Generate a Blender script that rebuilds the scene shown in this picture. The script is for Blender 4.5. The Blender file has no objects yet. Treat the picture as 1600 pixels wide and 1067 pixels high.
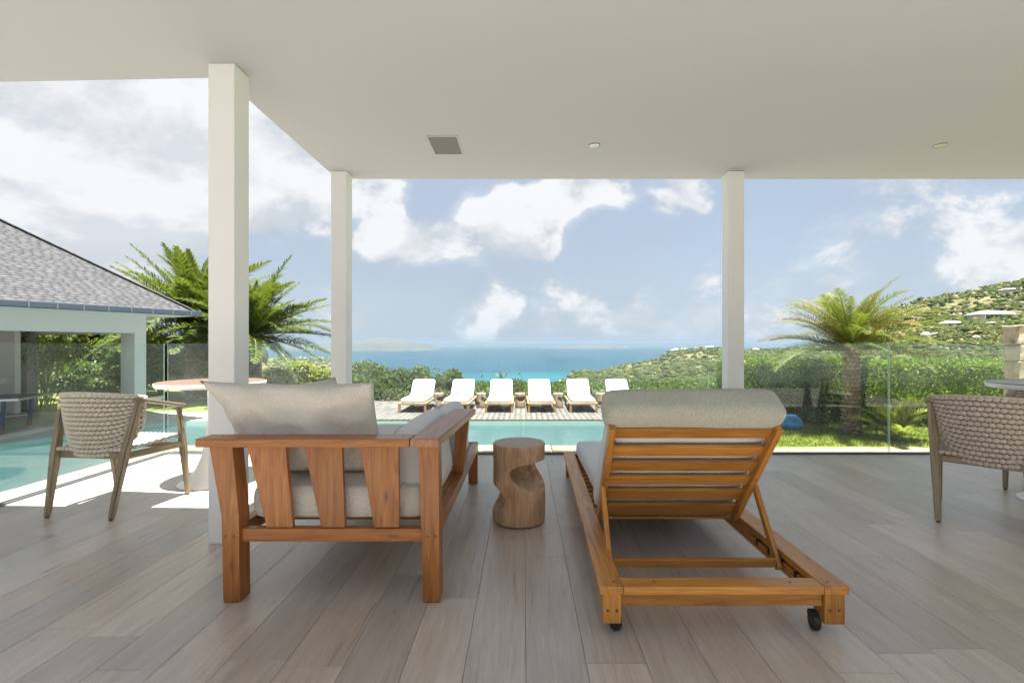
import bpy, bmesh, math, random
import numpy as np
from mathutils import Vector, Matrix, noise
random.seed(7); rng = np.random.default_rng(11)
S = bpy.context.scene
COL = S.collection
R = math.radians

# ------------------------------------------------------------------ camera, sky, sun, exposure
cam = bpy.data.cameras.new('camera'); camo = bpy.data.objects.new('camera', cam); COL.objects.link(camo)
cam.lens = 16.875; cam.sensor_width = 36; cam.shift_x = -18/1600; cam.shift_y = 5.5/1600
cam.clip_start = .05; cam.clip_end = 90000
camo.location = (0, 0, 1.1); camo.rotation_euler = (R(90), 0, 0)
S.camera = camo
S.view_settings.view_transform = 'Standard'; S.view_settings.look = 'None'; S.view_settings.gamma = 1
S.view_settings.exposure = 2.46
S.render.engine = 'CYCLES'
try:
    S.cycles.use_denoising = True
    S.cycles.max_bounces = 10; S.cycles.diffuse_bounces = 6; S.cycles.glossy_bounces = 4
    S.cycles.transparent_max_bounces = 24; S.cycles.transmission_bounces = 4; S.cycles.volume_bounces = 1
    S.cycles.caustics_reflective = False; S.cycles.caustics_refractive = False
    S.cycles.sample_clamp_indirect = 6
except Exception: pass

SUN_DIR = Vector((-0.05, 0.15, -1)).normalized()          # direction the light travels
SUN_EL = math.asin(-SUN_DIR.z); SUN_AZ = math.atan2(-SUN_DIR.x, -SUN_DIR.y)
sl = bpy.data.lights.new('sun', 'SUN'); sl.energy = 5.0; sl.angle = R(.53); sl.color = (1, .955, .88)
so = bpy.data.objects.new('sun', sl); COL.objects.link(so)
so.rotation_euler = SUN_DIR.to_track_quat('-Z', 'Y').to_euler()

CAMZ = 1.1
def pxdir(x, y): return Vector(((x-818)/750, 1, (540-y)/750)).normalized()

W = bpy.data.worlds.new('World'); S.world = W; W.use_nodes = True
wn = W.node_tree; wn.nodes.clear()
def N(nt, t, **k):
    n = nt.nodes.new(t)
    for a, b in k.items():
        if a.startswith('i_'):
            key = a[2:]; key = int(key) if key.isdigit() else key.replace('_', ' ')
            n.inputs[key].default_value = b
        else: setattr(n, a, b)
    return n
def mth(nt, op, a, b=None, c=None, clamp=False):
    n = nt.nodes.new('ShaderNodeMath'); n.operation = op; n.use_clamp = clamp
    for i, v in enumerate((a, b, c)):
        if v is None: continue
        if isinstance(v, (int, float)): n.inputs[i].default_value = v
        else: nt.links.new(v, n.inputs[i])
    return n.outputs[0]
def mixc(nt, f, a, b, mode='MIX'):
    n = nt.nodes.new('ShaderNodeMix'); n.data_type = 'RGBA'; n.blend_type = mode
    for s, v in ((n.inputs[0], f), (n.inputs[6], a), (n.inputs[7], b)):
        if isinstance(v, (int, float)): s.default_value = v
        elif isinstance(v, tuple): s.default_value = (*v, 1) if len(v) == 3 else v
        else: nt.links.new(v, s)
    return n.outputs[2]
def mrange(nt, v, a, b, c=0, d=1, smooth=False):
    n = nt.nodes.new('ShaderNodeMapRange')
    if smooth: n.interpolation_type = 'SMOOTHSTEP'
    nt.links.new(v, n.inputs[0])
    for i, q in enumerate((a, b, c, d)): n.inputs[i+1].default_value = q
    return n.outputs[0]
def build_world():
    nt = wn; L = nt.links
    sky = N(nt, 'ShaderNodeTexSky'); sky.sky_type = 'NISHITA'; sky.sun_disc = False
    sky.sun_elevation = SUN_EL; sky.sun_rotation = SUN_AZ; sky.altitude = 0
    sky.air_density = 1.0; sky.dust_density = 1.6; sky.ozone_density = 1.2
    tc = N(nt, 'ShaderNodeTexCoord')
    vec = tc.outputs['Generated']
    def nz(scale, detail, rough, off, dist=0):
        mp = N(nt, 'ShaderNodeMapping'); L.new(vec, mp.inputs[0]); mp.inputs['Location'].default_value = off
        mp.inputs['Scale'].default_value = (1, 1, 1.55)
        n = N(nt, 'ShaderNodeTexNoise'); L.new(mp.outputs[0], n.inputs['Vector'])
        n.inputs['Scale'].default_value = scale; n.inputs['Detail'].default_value = detail
        n.inputs['Roughness'].default_value = rough; n.inputs['Distortion'].default_value = dist
        return n.outputs['Fac']
    n1 = nz(3.6, 12, .62, (1.3, .2, .7), .25)
    n2 = nz(2.2, 5, .55, (4.3, 2.2, .1))
    n3 = nz(5.5, 8, .6, (7.1, 1.2, 3.1), .3)
    # cloud banks: where the sky is more clouded (direction, radius in degrees, weight)
    blobs = [((120, 200), 17, .30), ((250, 230), 13, .26), ((60, 330), 11, .12), ((230, 350), 8, .13), ((440, 240), 6, .16), ((500, 260), 5, .14),
             ((470, 320), 6, .16), ((590, 300), 5, .15), ((610, 385), 4.5, .20), ((675, 385), 4, .22), ((740, 360), 5, .25), ((800, 340), 4.5, .2), ((845, 375), 3.2, .18), ((800, 385), 3, .14), ((880, 305), 5, .2), ((960, 285), 5, .2), ((1070, 305), 5, .24),
             ((1400, 295), 7, .05), ((1570, 390), 7, .13), ((780, 480), 3.6, .13), ((920, 472), 3.2, .10), ((1010, 465), 2.5, .1), ((1270, 440), 6, .09), ((1010, 415), 2.2, .10), ((1100, 435), 3.2, .13),
             ((675, 310), 4, -.16), ((1250, 330), 8, -.12), ((940, 400), 7, -.20), ((620, 470), 8, -.20), ((700, 455), 6, -.1), ((1050, 380), 5, -.12), ((20, 260), 5, -.12), ((300, 400), 6, -.06), ((430, 420), 6, -.10), ((1450, 460), 8, -.1)]
    acc = None
    nrm = N(nt, 'ShaderNodeVectorMath', operation='NORMALIZE'); L.new(vec, nrm.inputs[0])
    for (x, y), r, w in blobs:
        d = N(nt, 'ShaderNodeVectorMath', operation='DOT_PRODUCT'); L.new(nrm.outputs[0], d.inputs[0]); d.inputs[1].default_value = pxdir(x, y)
        q = mth(nt, 'MULTIPLY', mrange(nt, d.outputs['Value'], math.cos(R(r)), 1, 0, 1, True), w)
        acc = q if acc is None else mth(nt, 'ADD', acc, q)
    base = mth(nt, 'ADD', mth(nt, 'ADD', n1, acc), mth(nt, 'MULTIPLY', mth(nt, 'SUBTRACT', n2, .5), .35))
    n1b = nz(3.6, 12, .62, (1.3, .2, .7+.10), .25)
    mask = mrange(nt, base, .54, .65, 0, 1, True)
    wisp = mrange(nt, mth(nt, 'ADD', base, mth(nt, 'MULTIPLY', mth(nt, 'SUBTRACT', n3, .5), .5)), .44, .72, 0, .5, True)
    mask = mth(nt, 'MAXIMUM', mask, wisp)
    veil = mrange(nt, n2, .35, .75, .80, .95)
    core = mrange(nt, base, .60, .95)
    rel = mth(nt, 'ADD', mth(nt, 'MULTIPLY', mth(nt, 'SUBTRACT', n1, n1b), 3.4), mth(nt, 'MULTIPLY', mth(nt, 'SUBTRACT', n3, .5), 1.3))
    shade = mrange(nt, rel, -.34, .16)
    lit = mixc(nt, shade, (2.2, 2.38, 2.62), (3.45, 3.5, 3.57))
    cloud = mixc(nt, mth(nt, 'MULTIPLY', core, .35), lit, (3.42, 3.47, 3.55))
    skyc = mixc(nt, veil, sky.outputs[0], (1.74, 2.0, 2.38))
    col = mixc(nt, mask, skyc, cloud)
    bg = N(nt, 'ShaderNodeBackground'); L.new(col, bg.inputs[0]); bg.inputs[1].default_value = .05
    out = N(nt, 'ShaderNodeOutputWorld'); L.new(bg.outputs[0], out.inputs[0])
build_world()

# ------------------------------------------------------------------ materials
MAT = {}
def mat(name, fn):
    m = bpy.data.materials.new(name); m.use_nodes = True; nt = m.node_tree; nt.nodes.clear()
    out = nt.nodes.new('ShaderNodeOutputMaterial'); sh = fn(nt); nt.links.new(sh, out.inputs[0]); MAT[name] = m; return m
def coords(nt, kind='Object', scale=(1, 1, 1)):
    if kind == 'World':
        g = nt.nodes.new('ShaderNodeNewGeometry'); o = g.outputs['Position']
    else: o = nt.nodes.new('ShaderNodeTexCoord').outputs[kind]
    mp = nt.nodes.new('ShaderNodeMapping'); nt.links.new(o, mp.inputs[0]); mp.inputs['Scale'].default_value = scale
    return mp.outputs[0]
def tex_noise(nt, v, scale, detail=4, rough=.55, dist=0):
    n = nt.nodes.new('ShaderNodeTexNoise'); nt.links.new(v, n.inputs['Vector'])
    n.inputs['Scale'].default_value = scale; n.inputs['Detail'].default_value = detail
    n.inputs['Roughness'].default_value = rough; n.inputs['Distortion'].default_value = dist
    return n.outputs['Fac']
def tex_vor(nt, v, scale, feat='F1', out='Distance'):
    n = nt.nodes.new('ShaderNodeTexVoronoi'); nt.links.new(v, n.inputs['Vector']); n.feature = feat
    n.inputs['Scale'].default_value = scale; return n.outputs[out]
def bump(nt, h, strength, dist=.01):
    b = nt.nodes.new('ShaderNodeBump'); nt.links.new(h, b.inputs['Height']); b.inputs['Strength'].default_value = strength
    b.inputs['Distance'].default_value = dist; return b.outputs[0]
def prin(nt, col, rough=.5, normal=None, metal=0, spec=.5, **k):
    p = nt.nodes.new('ShaderNodeBsdfPrincipled')
    if isinstance(col, tuple): p.inputs['Base Color'].default_value = (*col, 1)
    else: nt.links.new(col, p.inputs['Base Color'])
    if isinstance(rough, (int, float)): p.inputs['Roughness'].default_value = rough
    else: nt.links.new(rough, p.inputs['Roughness'])
    if normal is not None: nt.links.new(normal, p.inputs['Normal'])
    p.inputs['Metallic'].default_value = metal; p.inputs['Specular IOR Level'].default_value = spec
    for a, b in k.items(): p.inputs[a.replace('_', ' ')].default_value = b
    return p.outputs[0]
def rnd_obj(nt): return nt.nodes.new('ShaderNodeObjectInfo').outputs['Random']
def rnd_isl(nt): return nt.nodes.new('ShaderNodeNewGeometry').outputs['Random Per Island']
def ramp(nt, f, stops):
    r = nt.nodes.new('ShaderNodeValToRGB'); nt.links.new(f, r.inputs[0]); e = r.color_ramp.elements
    while len(e) < len(stops): e.new(.5)
    for q, (p, c) in zip(e, stops): q.position = p; q.color = (*c, 1)
    return r.outputs[0]
def shift(nt, v, r, amt=7):
    c = nt.nodes.new('ShaderNodeCombineXYZ'); m = mth(nt, 'MULTIPLY', r, amt)
    nt.links.new(m, c.inputs[0]); nt.links.new(mth(nt, 'MULTIPLY', r, amt*1.7), c.inputs[1]); nt.links.new(mth(nt, 'MULTIPLY', r, amt*2.3), c.inputs[2])
    a = nt.nodes.new('ShaderNodeVectorMath'); a.operation = 'ADD'; nt.links.new(v, a.inputs[0]); nt.links.new(c.outputs[0], a.inputs[1]); return a.outputs[0]

def f_plank(nt):
    r = rnd_obj(nt); v = shift(nt, coords(nt, 'Object', (12, .9, 1)), r, 40)
    g = tex_noise(nt, v, 3.0, 7, .62, .8)
    v2 = shift(nt, coords(nt, 'Object', (60, 1.6, 1)), r, 40); g2 = tex_noise(nt, v2, 4, 4, .6)
    v3 = shift(nt, coords(nt, 'Object', (3.2, .8, 1)), r, 40); blot = tex_noise(nt, v3, 2.2, 4, .55, .6)
    c = ramp(nt, g, [(.28, (.47, .395, .33)), (.46, (.56, .485, .42)), (.62, (.62, .55, .485)), (.8, (.66, .60, .54))])
    c = mixc(nt, mrange(nt, g2, .40, .62, .26, 0), c, (.28, .225, .185))
    c = mixc(nt, mrange(nt, blot, .35, .65, .28, 0), c, (.32, .265, .23))
    v4 = shift(nt, coords(nt, 'Object', (5, 1.9, 1)), r, 40); kn = tex_vor(nt, v4, 1.1)
    c = mixc(nt, mrange(nt, kn, .02, .065, .55, 0), c, (.16, .115, .085))
    sep = nt.nodes.new('ShaderNodeHueSaturation'); nt.links.new(c, sep.inputs['Color'])
    nt.links.new(mrange(nt, r, 0, 1, .82, 1.10), sep.inputs['Value']); nt.links.new(mrange(nt, mth(nt, 'FRACT', mth(nt, 'MULTIPLY', r, 7.3)), 0, 1, .7, 1.15), sep.inputs['Saturation'])
    return prin(nt, sep.outputs[0], mrange(nt, g, .3, .7, .26, .40), bump(nt, g2, .12, .002), spec=.5)
mat('floor_plank', f_plank)
mat('joint', lambda nt: prin(nt, (.34, .29, .25), .9))

def f_teak(dark, mid, light, rough):
    def f(nt):
        r = rnd_obj(nt); v = shift(nt, coords(nt, 'Object', (1.3, 16, 16)), r, 9)
        g = tex_noise(nt, v, 2.2, 6, .62, 1.3)
        v2 = shift(nt, coords(nt, 'Object', (2.5, 90, 90)), r, 9); g2 = tex_noise(nt, v2, 2.5, 3, .6)
        c = ramp(nt, g, [(.3, dark), (.5, mid), (.72, light)])
        c = mixc(nt, mrange(nt, g2, .42, .66, .28, 0), c, tuple(x*.45 for x in dark))
        v3 = shift(nt, coords(nt, 'Object', (2.6, 9, 9)), r, 31); kn = tex_vor(nt, v3, 1.3)
        c = mixc(nt, mrange(nt, kn, .04, .13, .7, 0), c, tuple(x*.35 for x in dark))
        h = nt.nodes.new('ShaderNodeHueSaturation'); nt.links.new(c, h.inputs['Color']); nt.links.new(mrange(nt, r, 0, 1, .82, 1.18), h.inputs['Value'])
        return prin(nt, h.outputs[0], rough, bump(nt, g2, .25, .001), spec=.45)
    return f
mat('teak', f_teak((.30, .115, .022), (.46, .205, .042), (.58, .29, .07), .36))
mat('teak_sofa', f_teak((.20, .066, .016), (.33, .122, .029), (.43, .18, .05), .33))
mat('teak_arm', f_teak((.30, .135, .07), (.42, .20, .11), (.52, .28, .17), .38))
mat('teak_far', f_teak((.26, .15, .07), (.36, .22, .105), (.44, .29, .15), .6))
mat('grey_wood', f_teak((.17, .13, .08), (.29, .235, .155), (.39, .325, .225), .55))

def f_stump(nt):
    v = coords(nt, 'Object', (7, 7, 1.6)); g = tex_noise(nt, v, 2.2, 7, .6, 1.2)
    v2 = coords(nt, 'Object', (50, 50, 3)); g2 = tex_noise(nt, v2, 2, 3)
    c = ramp(nt, g, [(.28, (.30, .16, .09)), (.48, (.56, .35, .21)), (.68, (.68, .49, .32))])
    c = mixc(nt, mrange(nt, g2, .4, .65, .35, 0), c, (.11, .05, .02))
    geo = nt.nodes.new('ShaderNodeNewGeometry'); sp = nt.nodes.new('ShaderNodeSeparateXYZ'); nt.links.new(nt.nodes.new('ShaderNodeTexCoord').outputs['Object'], sp.inputs[0])
    top = mrange(nt, sp.outputs[2], .482, .488); ring = nt.nodes.new('ShaderNodeTexWave'); ring.wave_type = 'RINGS'; ring.rings_direction = 'Z'
    nt.links.new(coords(nt, 'Object', (1, 1.1, .02)), ring.inputs[0]); ring.inputs['Scale'].default_value = 22; ring.inputs['Distortion'].default_value = 5; ring.inputs['Detail'].default_value = 4
    tc = mixc(nt, ring.outputs['Fac'], (.34, .28, .23), (.46, .39, .33))
    c = mixc(nt, top, c, tc)
    return prin(nt, c, .62, bump(nt, g, .5, .006), spec=.3)
mat('stump', f_stump)
def f_stool(nt):
    g = tex_noise(nt, coords(nt, 'Object', (6, 6, 2)), 3, 5, .6); c = ramp(nt, g, [(.3, (.19, .13, .09)), (.6, (.38, .29, .21))]); return prin(nt, c, .8, bump(nt, g, .4, .01))
mat('weathered_stump', f_stool)

def f_boucle(base, dark):
    def f(nt):
        v = coords(nt, 'World'); a = tex_vor(nt, v, 230); b = tex_noise(nt, v, 90, 4, .7); d = tex_noise(nt, v, 6, 3)
        c = mixc(nt, mrange(nt, a, .1, .75), base, dark); c = mixc(nt, mrange(nt, d, .3, .7, 0, .22), c, dark)
        h = mth(nt, 'ADD', mth(nt, 'MULTIPLY', a, -1), b)
        return prin(nt, c, .95, bump(nt, h, .9, .006), spec=.15, Sheen_Weight=.35, Sheen_Roughness=.6)
    return f
mat('boucle', f_boucle((.84, .81, .75), (.66, .62, .55)))
mat('boucle_green', f_boucle((.56, .56, .48), (.36, .36, .30)))
def f_cloth(c1, sc=500):
    def f(nt):
        v = coords(nt, 'World'); a = tex_noise(nt, v, sc, 2); d = tex_noise(nt, v, 4, 3)
        c = mixc(nt, mrange(nt, d, .3, .7, 0, .12), c1, tuple(x*.7 for x in c1))
        return prin(nt, c, .9, bump(nt, a, .3, .002), spec=.15, Sheen_Weight=.2)
    return f
mat('pale_cloth', f_cloth((.60, .62, .64)))
mat('grey_cloth', f_cloth((.36, .38, .41)))
mat('white_cloth', f_cloth((.60, .60, .60)))
mat('pipe_grey', f_cloth((.28, .30, .33)))

def f_paint(c, r=.6):
    def f(nt):
        v = coords(nt, 'World'); a = tex_noise(nt, v, 1.3, 4); b = tex_noise(nt, v, 120, 2)
        cc = mixc(nt, mrange(nt, a, .3, .7, 0, .06), c, tuple(x*.82 for x in c)); return prin(nt, cc, r, bump(nt, b, .05, .001), spec=.3)
    return f
mat('white_paint', f_paint((.76, .77, .78)))
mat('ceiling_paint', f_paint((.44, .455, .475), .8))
mat('cool_paint', f_paint((.52, .49, .49)))
mat('white_lacquer', lambda nt: prin(nt, (.78, .78, .77), .28, spec=.5))
mat('black_rubber', lambda nt: prin(nt, (.012, .012, .013), .5))
mat('plug_wood', lambda nt: prin(nt, (.10, .04, .015), .5))
mat('dark_metal', lambda nt: prin(nt, (.05, .055, .065), .4, metal=.6))
mat('gutter_metal', lambda nt: prin(nt, (.085, .105, .14), .45, metal=.3))
mat('channel_metal', lambda nt: prin(nt, (.09, .10, .115), .45, metal=.5))
mat('steel', lambda nt: prin(nt, (.5, .5, .5), .35, metal=.9))
mat('grille', lambda nt: prin(nt, (.15, .155, .14), .7))
mat('blue_table', lambda nt: prin(nt, (.03, .06, .14), .35))
mat('red_plastic', lambda nt: prin(nt, (.45, .05, .05), .4))
mat('blue_vinyl', lambda nt: prin(nt, (.015, .12, .30), .85, bump(nt, tex_noise(nt, coords(nt, 'World'), 9, 3), .5, .03)))
def f_tabletop(c, d):
    return lambda nt: prin(nt, mixc(nt, tex_noise(nt, coords(nt, 'Object', (2, 18, 1)), 3, 5), c, d), .3)
mat('tabletop_tan', f_tabletop((.11, .065, .045), (.16, .10, .07)))
mat('tabletop_dark', f_tabletop((.075, .055, .055), (.15, .115, .11)))
def f_rope(c):
    def f(nt):
        r = rnd_isl(nt); v = coords(nt, 'World'); w = nt.nodes.new('ShaderNodeTexWave'); nt.links.new(v, w.inputs[0]); w.inputs['Scale'].default_value = 60; w.inputs['Distortion'].default_value = 2; w.bands_direction = 'DIAGONAL'
        cc = mixc(nt, mrange(nt, r, 0, 1, 0, .35), c, tuple(x*.68 for x in c)); cc = mixc(nt, mrange(nt, w.outputs['Fac'], .0, .5, .25, 0), cc, tuple(x*.55 for x in c))
        return prin(nt, cc, .85, bump(nt, w.outputs['Fac'], .4, .002), spec=.2)
    return f
mat('rope_light', f_rope((.72, .66, .57)))
mat('rope_taupe', f_rope((.56, .49, .42)))
mat('rope_core', lambda nt: prin(nt, (.13, .105, .085), .9))

def f_glass(nt):
    lw = nt.nodes.new('ShaderNodeLayerWeight'); lw.inputs[0].default_value = .5; fr = mth(nt, 'ADD', mth(nt, 'MULTIPLY', mth(nt, 'POWER', lw.outputs['Facing'], 4), .95), .02)
    t = nt.nodes.new('ShaderNodeBsdfTransparent'); t.inputs[0].default_value = (.93, .965, .955, 1)
    g = nt.nodes.new('ShaderNodeBsdfGlossy'); g.inputs['Roughness'].default_value = .0; g.inputs[0].default_value = (.95, 1, .98, 1)
    d = nt.nodes.new('ShaderNodeBsdfDiffuse'); d.inputs[0].default_value = (.7, .78, .8, 1)  # milky diffuse mixed in, standing for pale reflections on the panes
    sm = tex_noise(nt, coords(nt, 'World'), 1.7, 3)
    m0 = nt.nodes.new('ShaderNodeMixShader'); nt.links.new(mrange(nt, sm, .35, .7, .012, .05), m0.inputs[0]); nt.links.new(t.outputs[0], m0.inputs[1]); nt.links.new(d.outputs[0], m0.inputs[2])
    m = nt.nodes.new('ShaderNodeMixShader'); nt.links.new(fr, m.inputs[0]); nt.links.new(m0.outputs[0], m.inputs[1]); nt.links.new(g.outputs[0], m.inputs[2])
    return m.outputs[0]
mat('glass', f_glass)
def f_gedge(nt):
    t = nt.nodes.new('ShaderNodeBsdfTransparent'); t.inputs[0].default_value = (.75, .9, .86, 1)
    p = prin(nt, (.42, .56, .53), .15); m = nt.nodes.new('ShaderNodeMixShader'); m.inputs[0].default_value = .75
    nt.links.new(t.outputs[0], m.inputs[1]); nt.links.new(p, m.inputs[2]); return m.outputs[0]
mat('glass_edge', f_gedge)

def f_pool(nt):
    v = coords(nt, 'World', (1, .55, 1)); n = tex_noise(nt, v, 3.2, 4, .55, .5); n2 = tex_noise(nt, coords(nt, 'World'), 14, 3)
    h = mth(nt, 'ADD', n, mth(nt, 'MULTIPLY', n2, .25)); nb = bump(nt, h, .6, .07)
    f = nt.nodes.new('ShaderNodeFresnel'); f.inputs[0].default_value = 1.33; nt.links.new(nb, f.inputs[1])
    t = nt.nodes.new('ShaderNodeBsdfTransparent'); t.inputs[0].default_value = (.60, .80, .83, 1)
    d = nt.nodes.new('ShaderNodeBsdfDiffuse'); d.inputs[0].default_value = (.09, .19, .20, 1)
    m0 = nt.nodes.new('ShaderNodeMixShader'); m0.inputs[0].default_value = .18; nt.links.new(t.outputs[0], m0.inputs[1]); nt.links.new(d.outputs[0], m0.inputs[2])
    g = nt.nodes.new('ShaderNodeBsdfGlossy'); g.inputs['Roughness'].default_value = .04; nt.links.new(nb, g.inputs['Normal'])
    m = nt.nodes.new('ShaderNodeMixShader'); nt.links.new(f.outputs[0], m.inputs[0]); nt.links.new(m0.outputs[0], m.inputs[1]); nt.links.new(g.outputs[0], m.inputs[2])
    return m.outputs[0]
mat('pool_water', f_pool)
mat('pool_tile', lambda nt: prin(nt, mixc(nt, tex_noise(nt, coords(nt, 'World'), 5, 4), (.26, .36, .355), (.36, .45, .44)), .5))
def f_sea(nt):
    geo = nt.nodes.new('ShaderNodeNewGeometry'); sp = nt.nodes.new('ShaderNodeSeparateXYZ'); nt.links.new(geo.outputs['Position'], sp.inputs[0])
    n = tex_noise(nt, coords(nt, 'World', (.0010, .0022, 1)), 1, 5, .6, .5); n2 = tex_noise(nt, coords(nt, 'World', (.004, .02, 1)), 1, 5, .65)
    d = mth(nt, 'ADD', sp.outputs[1], mth(nt, 'MULTIPLY', mth(nt, 'SUBTRACT', n, .5), 2600))
    c = mixc(nt, mrange(nt, d, 800, 1900, 0, 1, True), (.010, .098, .118), (.008, .040, .070)); c = mixc(nt, mrange(nt, d, 2500, 9000), c, (.009, .033, .060))
    c = mixc(nt, mrange(nt, n2, .35, .7, 0, .45), c, (.005, .026, .046))
    wc = tex_noise(nt, coords(nt, 'World', (.02, .07, 1)), 1, 3, .7); c = mixc(nt, mrange(nt, wc, .80, .86, 0, .5), c, (.6, .66, .7))
    return prin(nt, c, .5, bump(nt, n2, .3, 3), spec=.08)
mat('sea', f_sea)
def f_stone(a, b, c3, sc=1.0):
    def f(nt):
        r = rnd_obj(nt); v = shift(nt, coords(nt, 'World', (sc, sc, sc)), r, 3); n = tex_noise(nt, v, 3, 8, .65, .4); n2 = tex_noise(nt, v, 26, 4, .7)
        c = ramp(nt, n, [(.3, c3), (.45, b), (.62, a)]); c = mixc(nt, mrange(nt, n2, .3, .6, .35, 0), c, tuple(x*.5 for x in b))
        h = nt.nodes.new('ShaderNodeHueSaturation'); nt.links.new(c, h.inputs['Color']); nt.links.new(mrange(nt, r, 0, 1, .85, 1.15), h.inputs['Value'])
        return prin(nt, h.outputs[0], .85, bump(nt, mth(nt, 'ADD', n, mth(nt, 'MULTIPLY', n2, .4)), .8, .02), spec=.2)
    return f
mat('coping', f_stone((.25, .225, .175), (.20, .17, .125), (.17, .115, .06)))
mat('paving', f_stone((.26, .245, .21), (.23, .215, .185), (.19, .17, .14), .6))
mat('rear_paving', f_stone((.26, .245, .22), (.22, .205, .185), (.18, .165, .145), .6))
mat('grey_paving', f_stone((.42, .42, .41), (.37, .37, .37), (.32, .32, .32), .6))
mat('wall_stone', f_stone((.46, .41, .33), (.36, .30, .21), (.22, .145, .085), 3))
mat('mortar', lambda nt: prin(nt, (.22, .19, .15), .95))
def f_deck(nt):
    r = rnd_isl(nt); v = shift(nt, coords(nt, 'World', (20, 1.2, 1)), r, 9); g = tex_noise(nt, v, 2, 5)
    c = mixc(nt, g, (.105, .095, .088), (.155, .143, .134)); c = mixc(nt, mrange(nt, r, 0, 1, 0, .3), c, (.085, .072, .064)); return prin(nt, c, .8)
mat('deck_wood', f_deck)
def f_grass(nt):
    v = coords(nt, 'World'); n = tex_noise(nt, v, 1.1, 5, .6); n2 = tex_noise(nt, v, 60, 3, .7)
    c = mixc(nt, mrange(nt, n, .3, .7), (.12, .17, .03), (.22, .24, .06)); c = mixc(nt, mrange(nt, n2, .3, .7), c, (.06, .085, .016)); return prin(nt, c, .95, bump(nt, n2, .8, .02), spec=.1)
mat('grass', f_grass)
def f_leaf(cols, trans=.3, rough=.5):
    def f(nt):
        r = rnd_isl(nt); c = ramp(nt, r, [(i/(len(cols)-1), q) for i, q in enumerate(cols)])
        p = prin(nt, c, rough, spec=.35); t = nt.nodes.new('ShaderNodeBsdfTranslucent'); nt.links.new(mixc(nt, .35, c, (.28, .34, .02)), t.inputs[0])
        m = nt.nodes.new('ShaderNodeMixShader'); m.inputs[0].default_value = trans; nt.links.new(p, m.inputs[1]); nt.links.new(t.outputs[0], m.inputs[2]); return m.outputs[0]
    return f
mat('leaf_hedge', f_leaf([(.06, .12, .016), (.12, .21, .026), (.18, .28, .035)], .4))
mat('leaf_dark', f_leaf([(.03, .06, .014), (.055, .10, .02), (.10, .16, .03)], .3))
mat('leaf_mid', f_leaf([(.028, .06, .014), (.058, .10, .02), (.10, .145, .028)], .32))
mat('leaf_yellow', f_leaf([(.13, .17, .02), (.22, .26, .03), (.33, .34, .05)], .45))
mat('leaf_grey', f_leaf([(.07, .10, .05), (.11, .15, .07), (.16, .20, .09)], .25))
mat('palm_leaf', f_leaf([(.04, .07, .013), (.078, .118, .02), (.13, .165, .035)], .32, .6))
mat('palm_leaf_gold', f_leaf([(.07, .085, .02), (.115, .12, .03), (.15, .135, .04)], .3, .6))
mat('palm_dry', f_leaf([(.20, .11, .025), (.28, .16, .04), (.14, .08, .03)], .2, .7))
mat('palm_stem', lambda nt: prin(nt, (.17, .17, .05), .5))
mat('bark', lambda nt: prin(nt, mixc(nt, tex_noise(nt, coords(nt, 'World'), 14, 5, .7), (.06, .04, .026), (.24, .18, .125)), .9, bump(nt, tex_noise(nt, coords(nt, 'World'), 30, 4), .7, .03)))
mat('bark_tile', lambda nt: prin(nt, mixc(nt, rnd_isl(nt), (.13, .09, .06), (.36, .28, .20)), .9, bump(nt, tex_noise(nt, coords(nt, 'World'), 40, 4), .6, .02)))
mat('soil', lambda nt: prin(nt, (.05, .042, .028), 1))
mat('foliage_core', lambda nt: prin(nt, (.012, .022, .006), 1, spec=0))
def f_slate(nt):
    r = rnd_isl(nt); n = tex_noise(nt, coords(nt, 'World'), 9, 5, .7); c = mixc(nt, r, (.058, .060, .066), (.088, .09, .097)); c = mixc(nt, mrange(nt, n, .3, .7, 0, .5), c, (.06, .062, .063)); return prin(nt, c, .85, bump(nt, n, .3, .01), spec=.15)
mat('slate', f_slate)
def f_terrain(nt):
    v = coords(nt, 'World', (1, 1, 1)); n = tex_noise(nt, v, .011, 7, .62); n2 = tex_noise(nt, v, .12, 6, .7); n3 = tex_noise(nt, v, .6, 4, .7)
    c = mixc(nt, mrange(nt, n, .36, .6), (.06, .072, .024), (.115, .105, .05)); c = mixc(nt, mrange(nt, n2, .46, .62, 0, .8), c, (.23, .175, .105)); c = mixc(nt, mrange(nt, n3, .35, .6, .5, 0), c, (.04, .06, .018))
    return prin(nt, c, 1, bump(nt, n3, .8, 1.2), spec=.05)
mat('terrain', f_terrain)
def f_scrub(nt):
    r = rnd_isl(nt); n = tex_noise(nt, coords(nt, 'World'), .9, 5, .75); c = ramp(nt, r, [(0, (.026, .042, .012)), (.4, (.052, .074, .019)), (.75, (.082, .10, .03)), (1, (.13, .125, .048))])
    c = mixc(nt, mrange(nt, n, .35, .6, .55, 0), c, (.02, .035, .009)); return prin(nt, c, .9, bump(nt, n, 1, 1.5), spec=.08)
mat('scrub', f_scrub)
mat('island', lambda nt: prin(nt, mixc(nt, tex_noise(nt, coords(nt, 'World'), .004, 6, .65), (.028, .033, .03), (.075, .07, .058)), 1))
mat('villa_white', lambda nt: prin(nt, (.52, .51, .49), .8)); mat('villa_roof', lambda nt: prin(nt, (.50, .24, .17), .8)); mat('villa_grey', lambda nt: prin(nt, (.20, .205, .22), .7))
mat('villa_dark', lambda nt: prin(nt, (.05, .06, .07), .3)); mat('rock', f_stone((.20, .165, .12), (.15, .12, .085), (.09, .07, .05), .15))
mat('road', lambda nt: prin(nt, (.42, .41, .38), .9))

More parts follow.
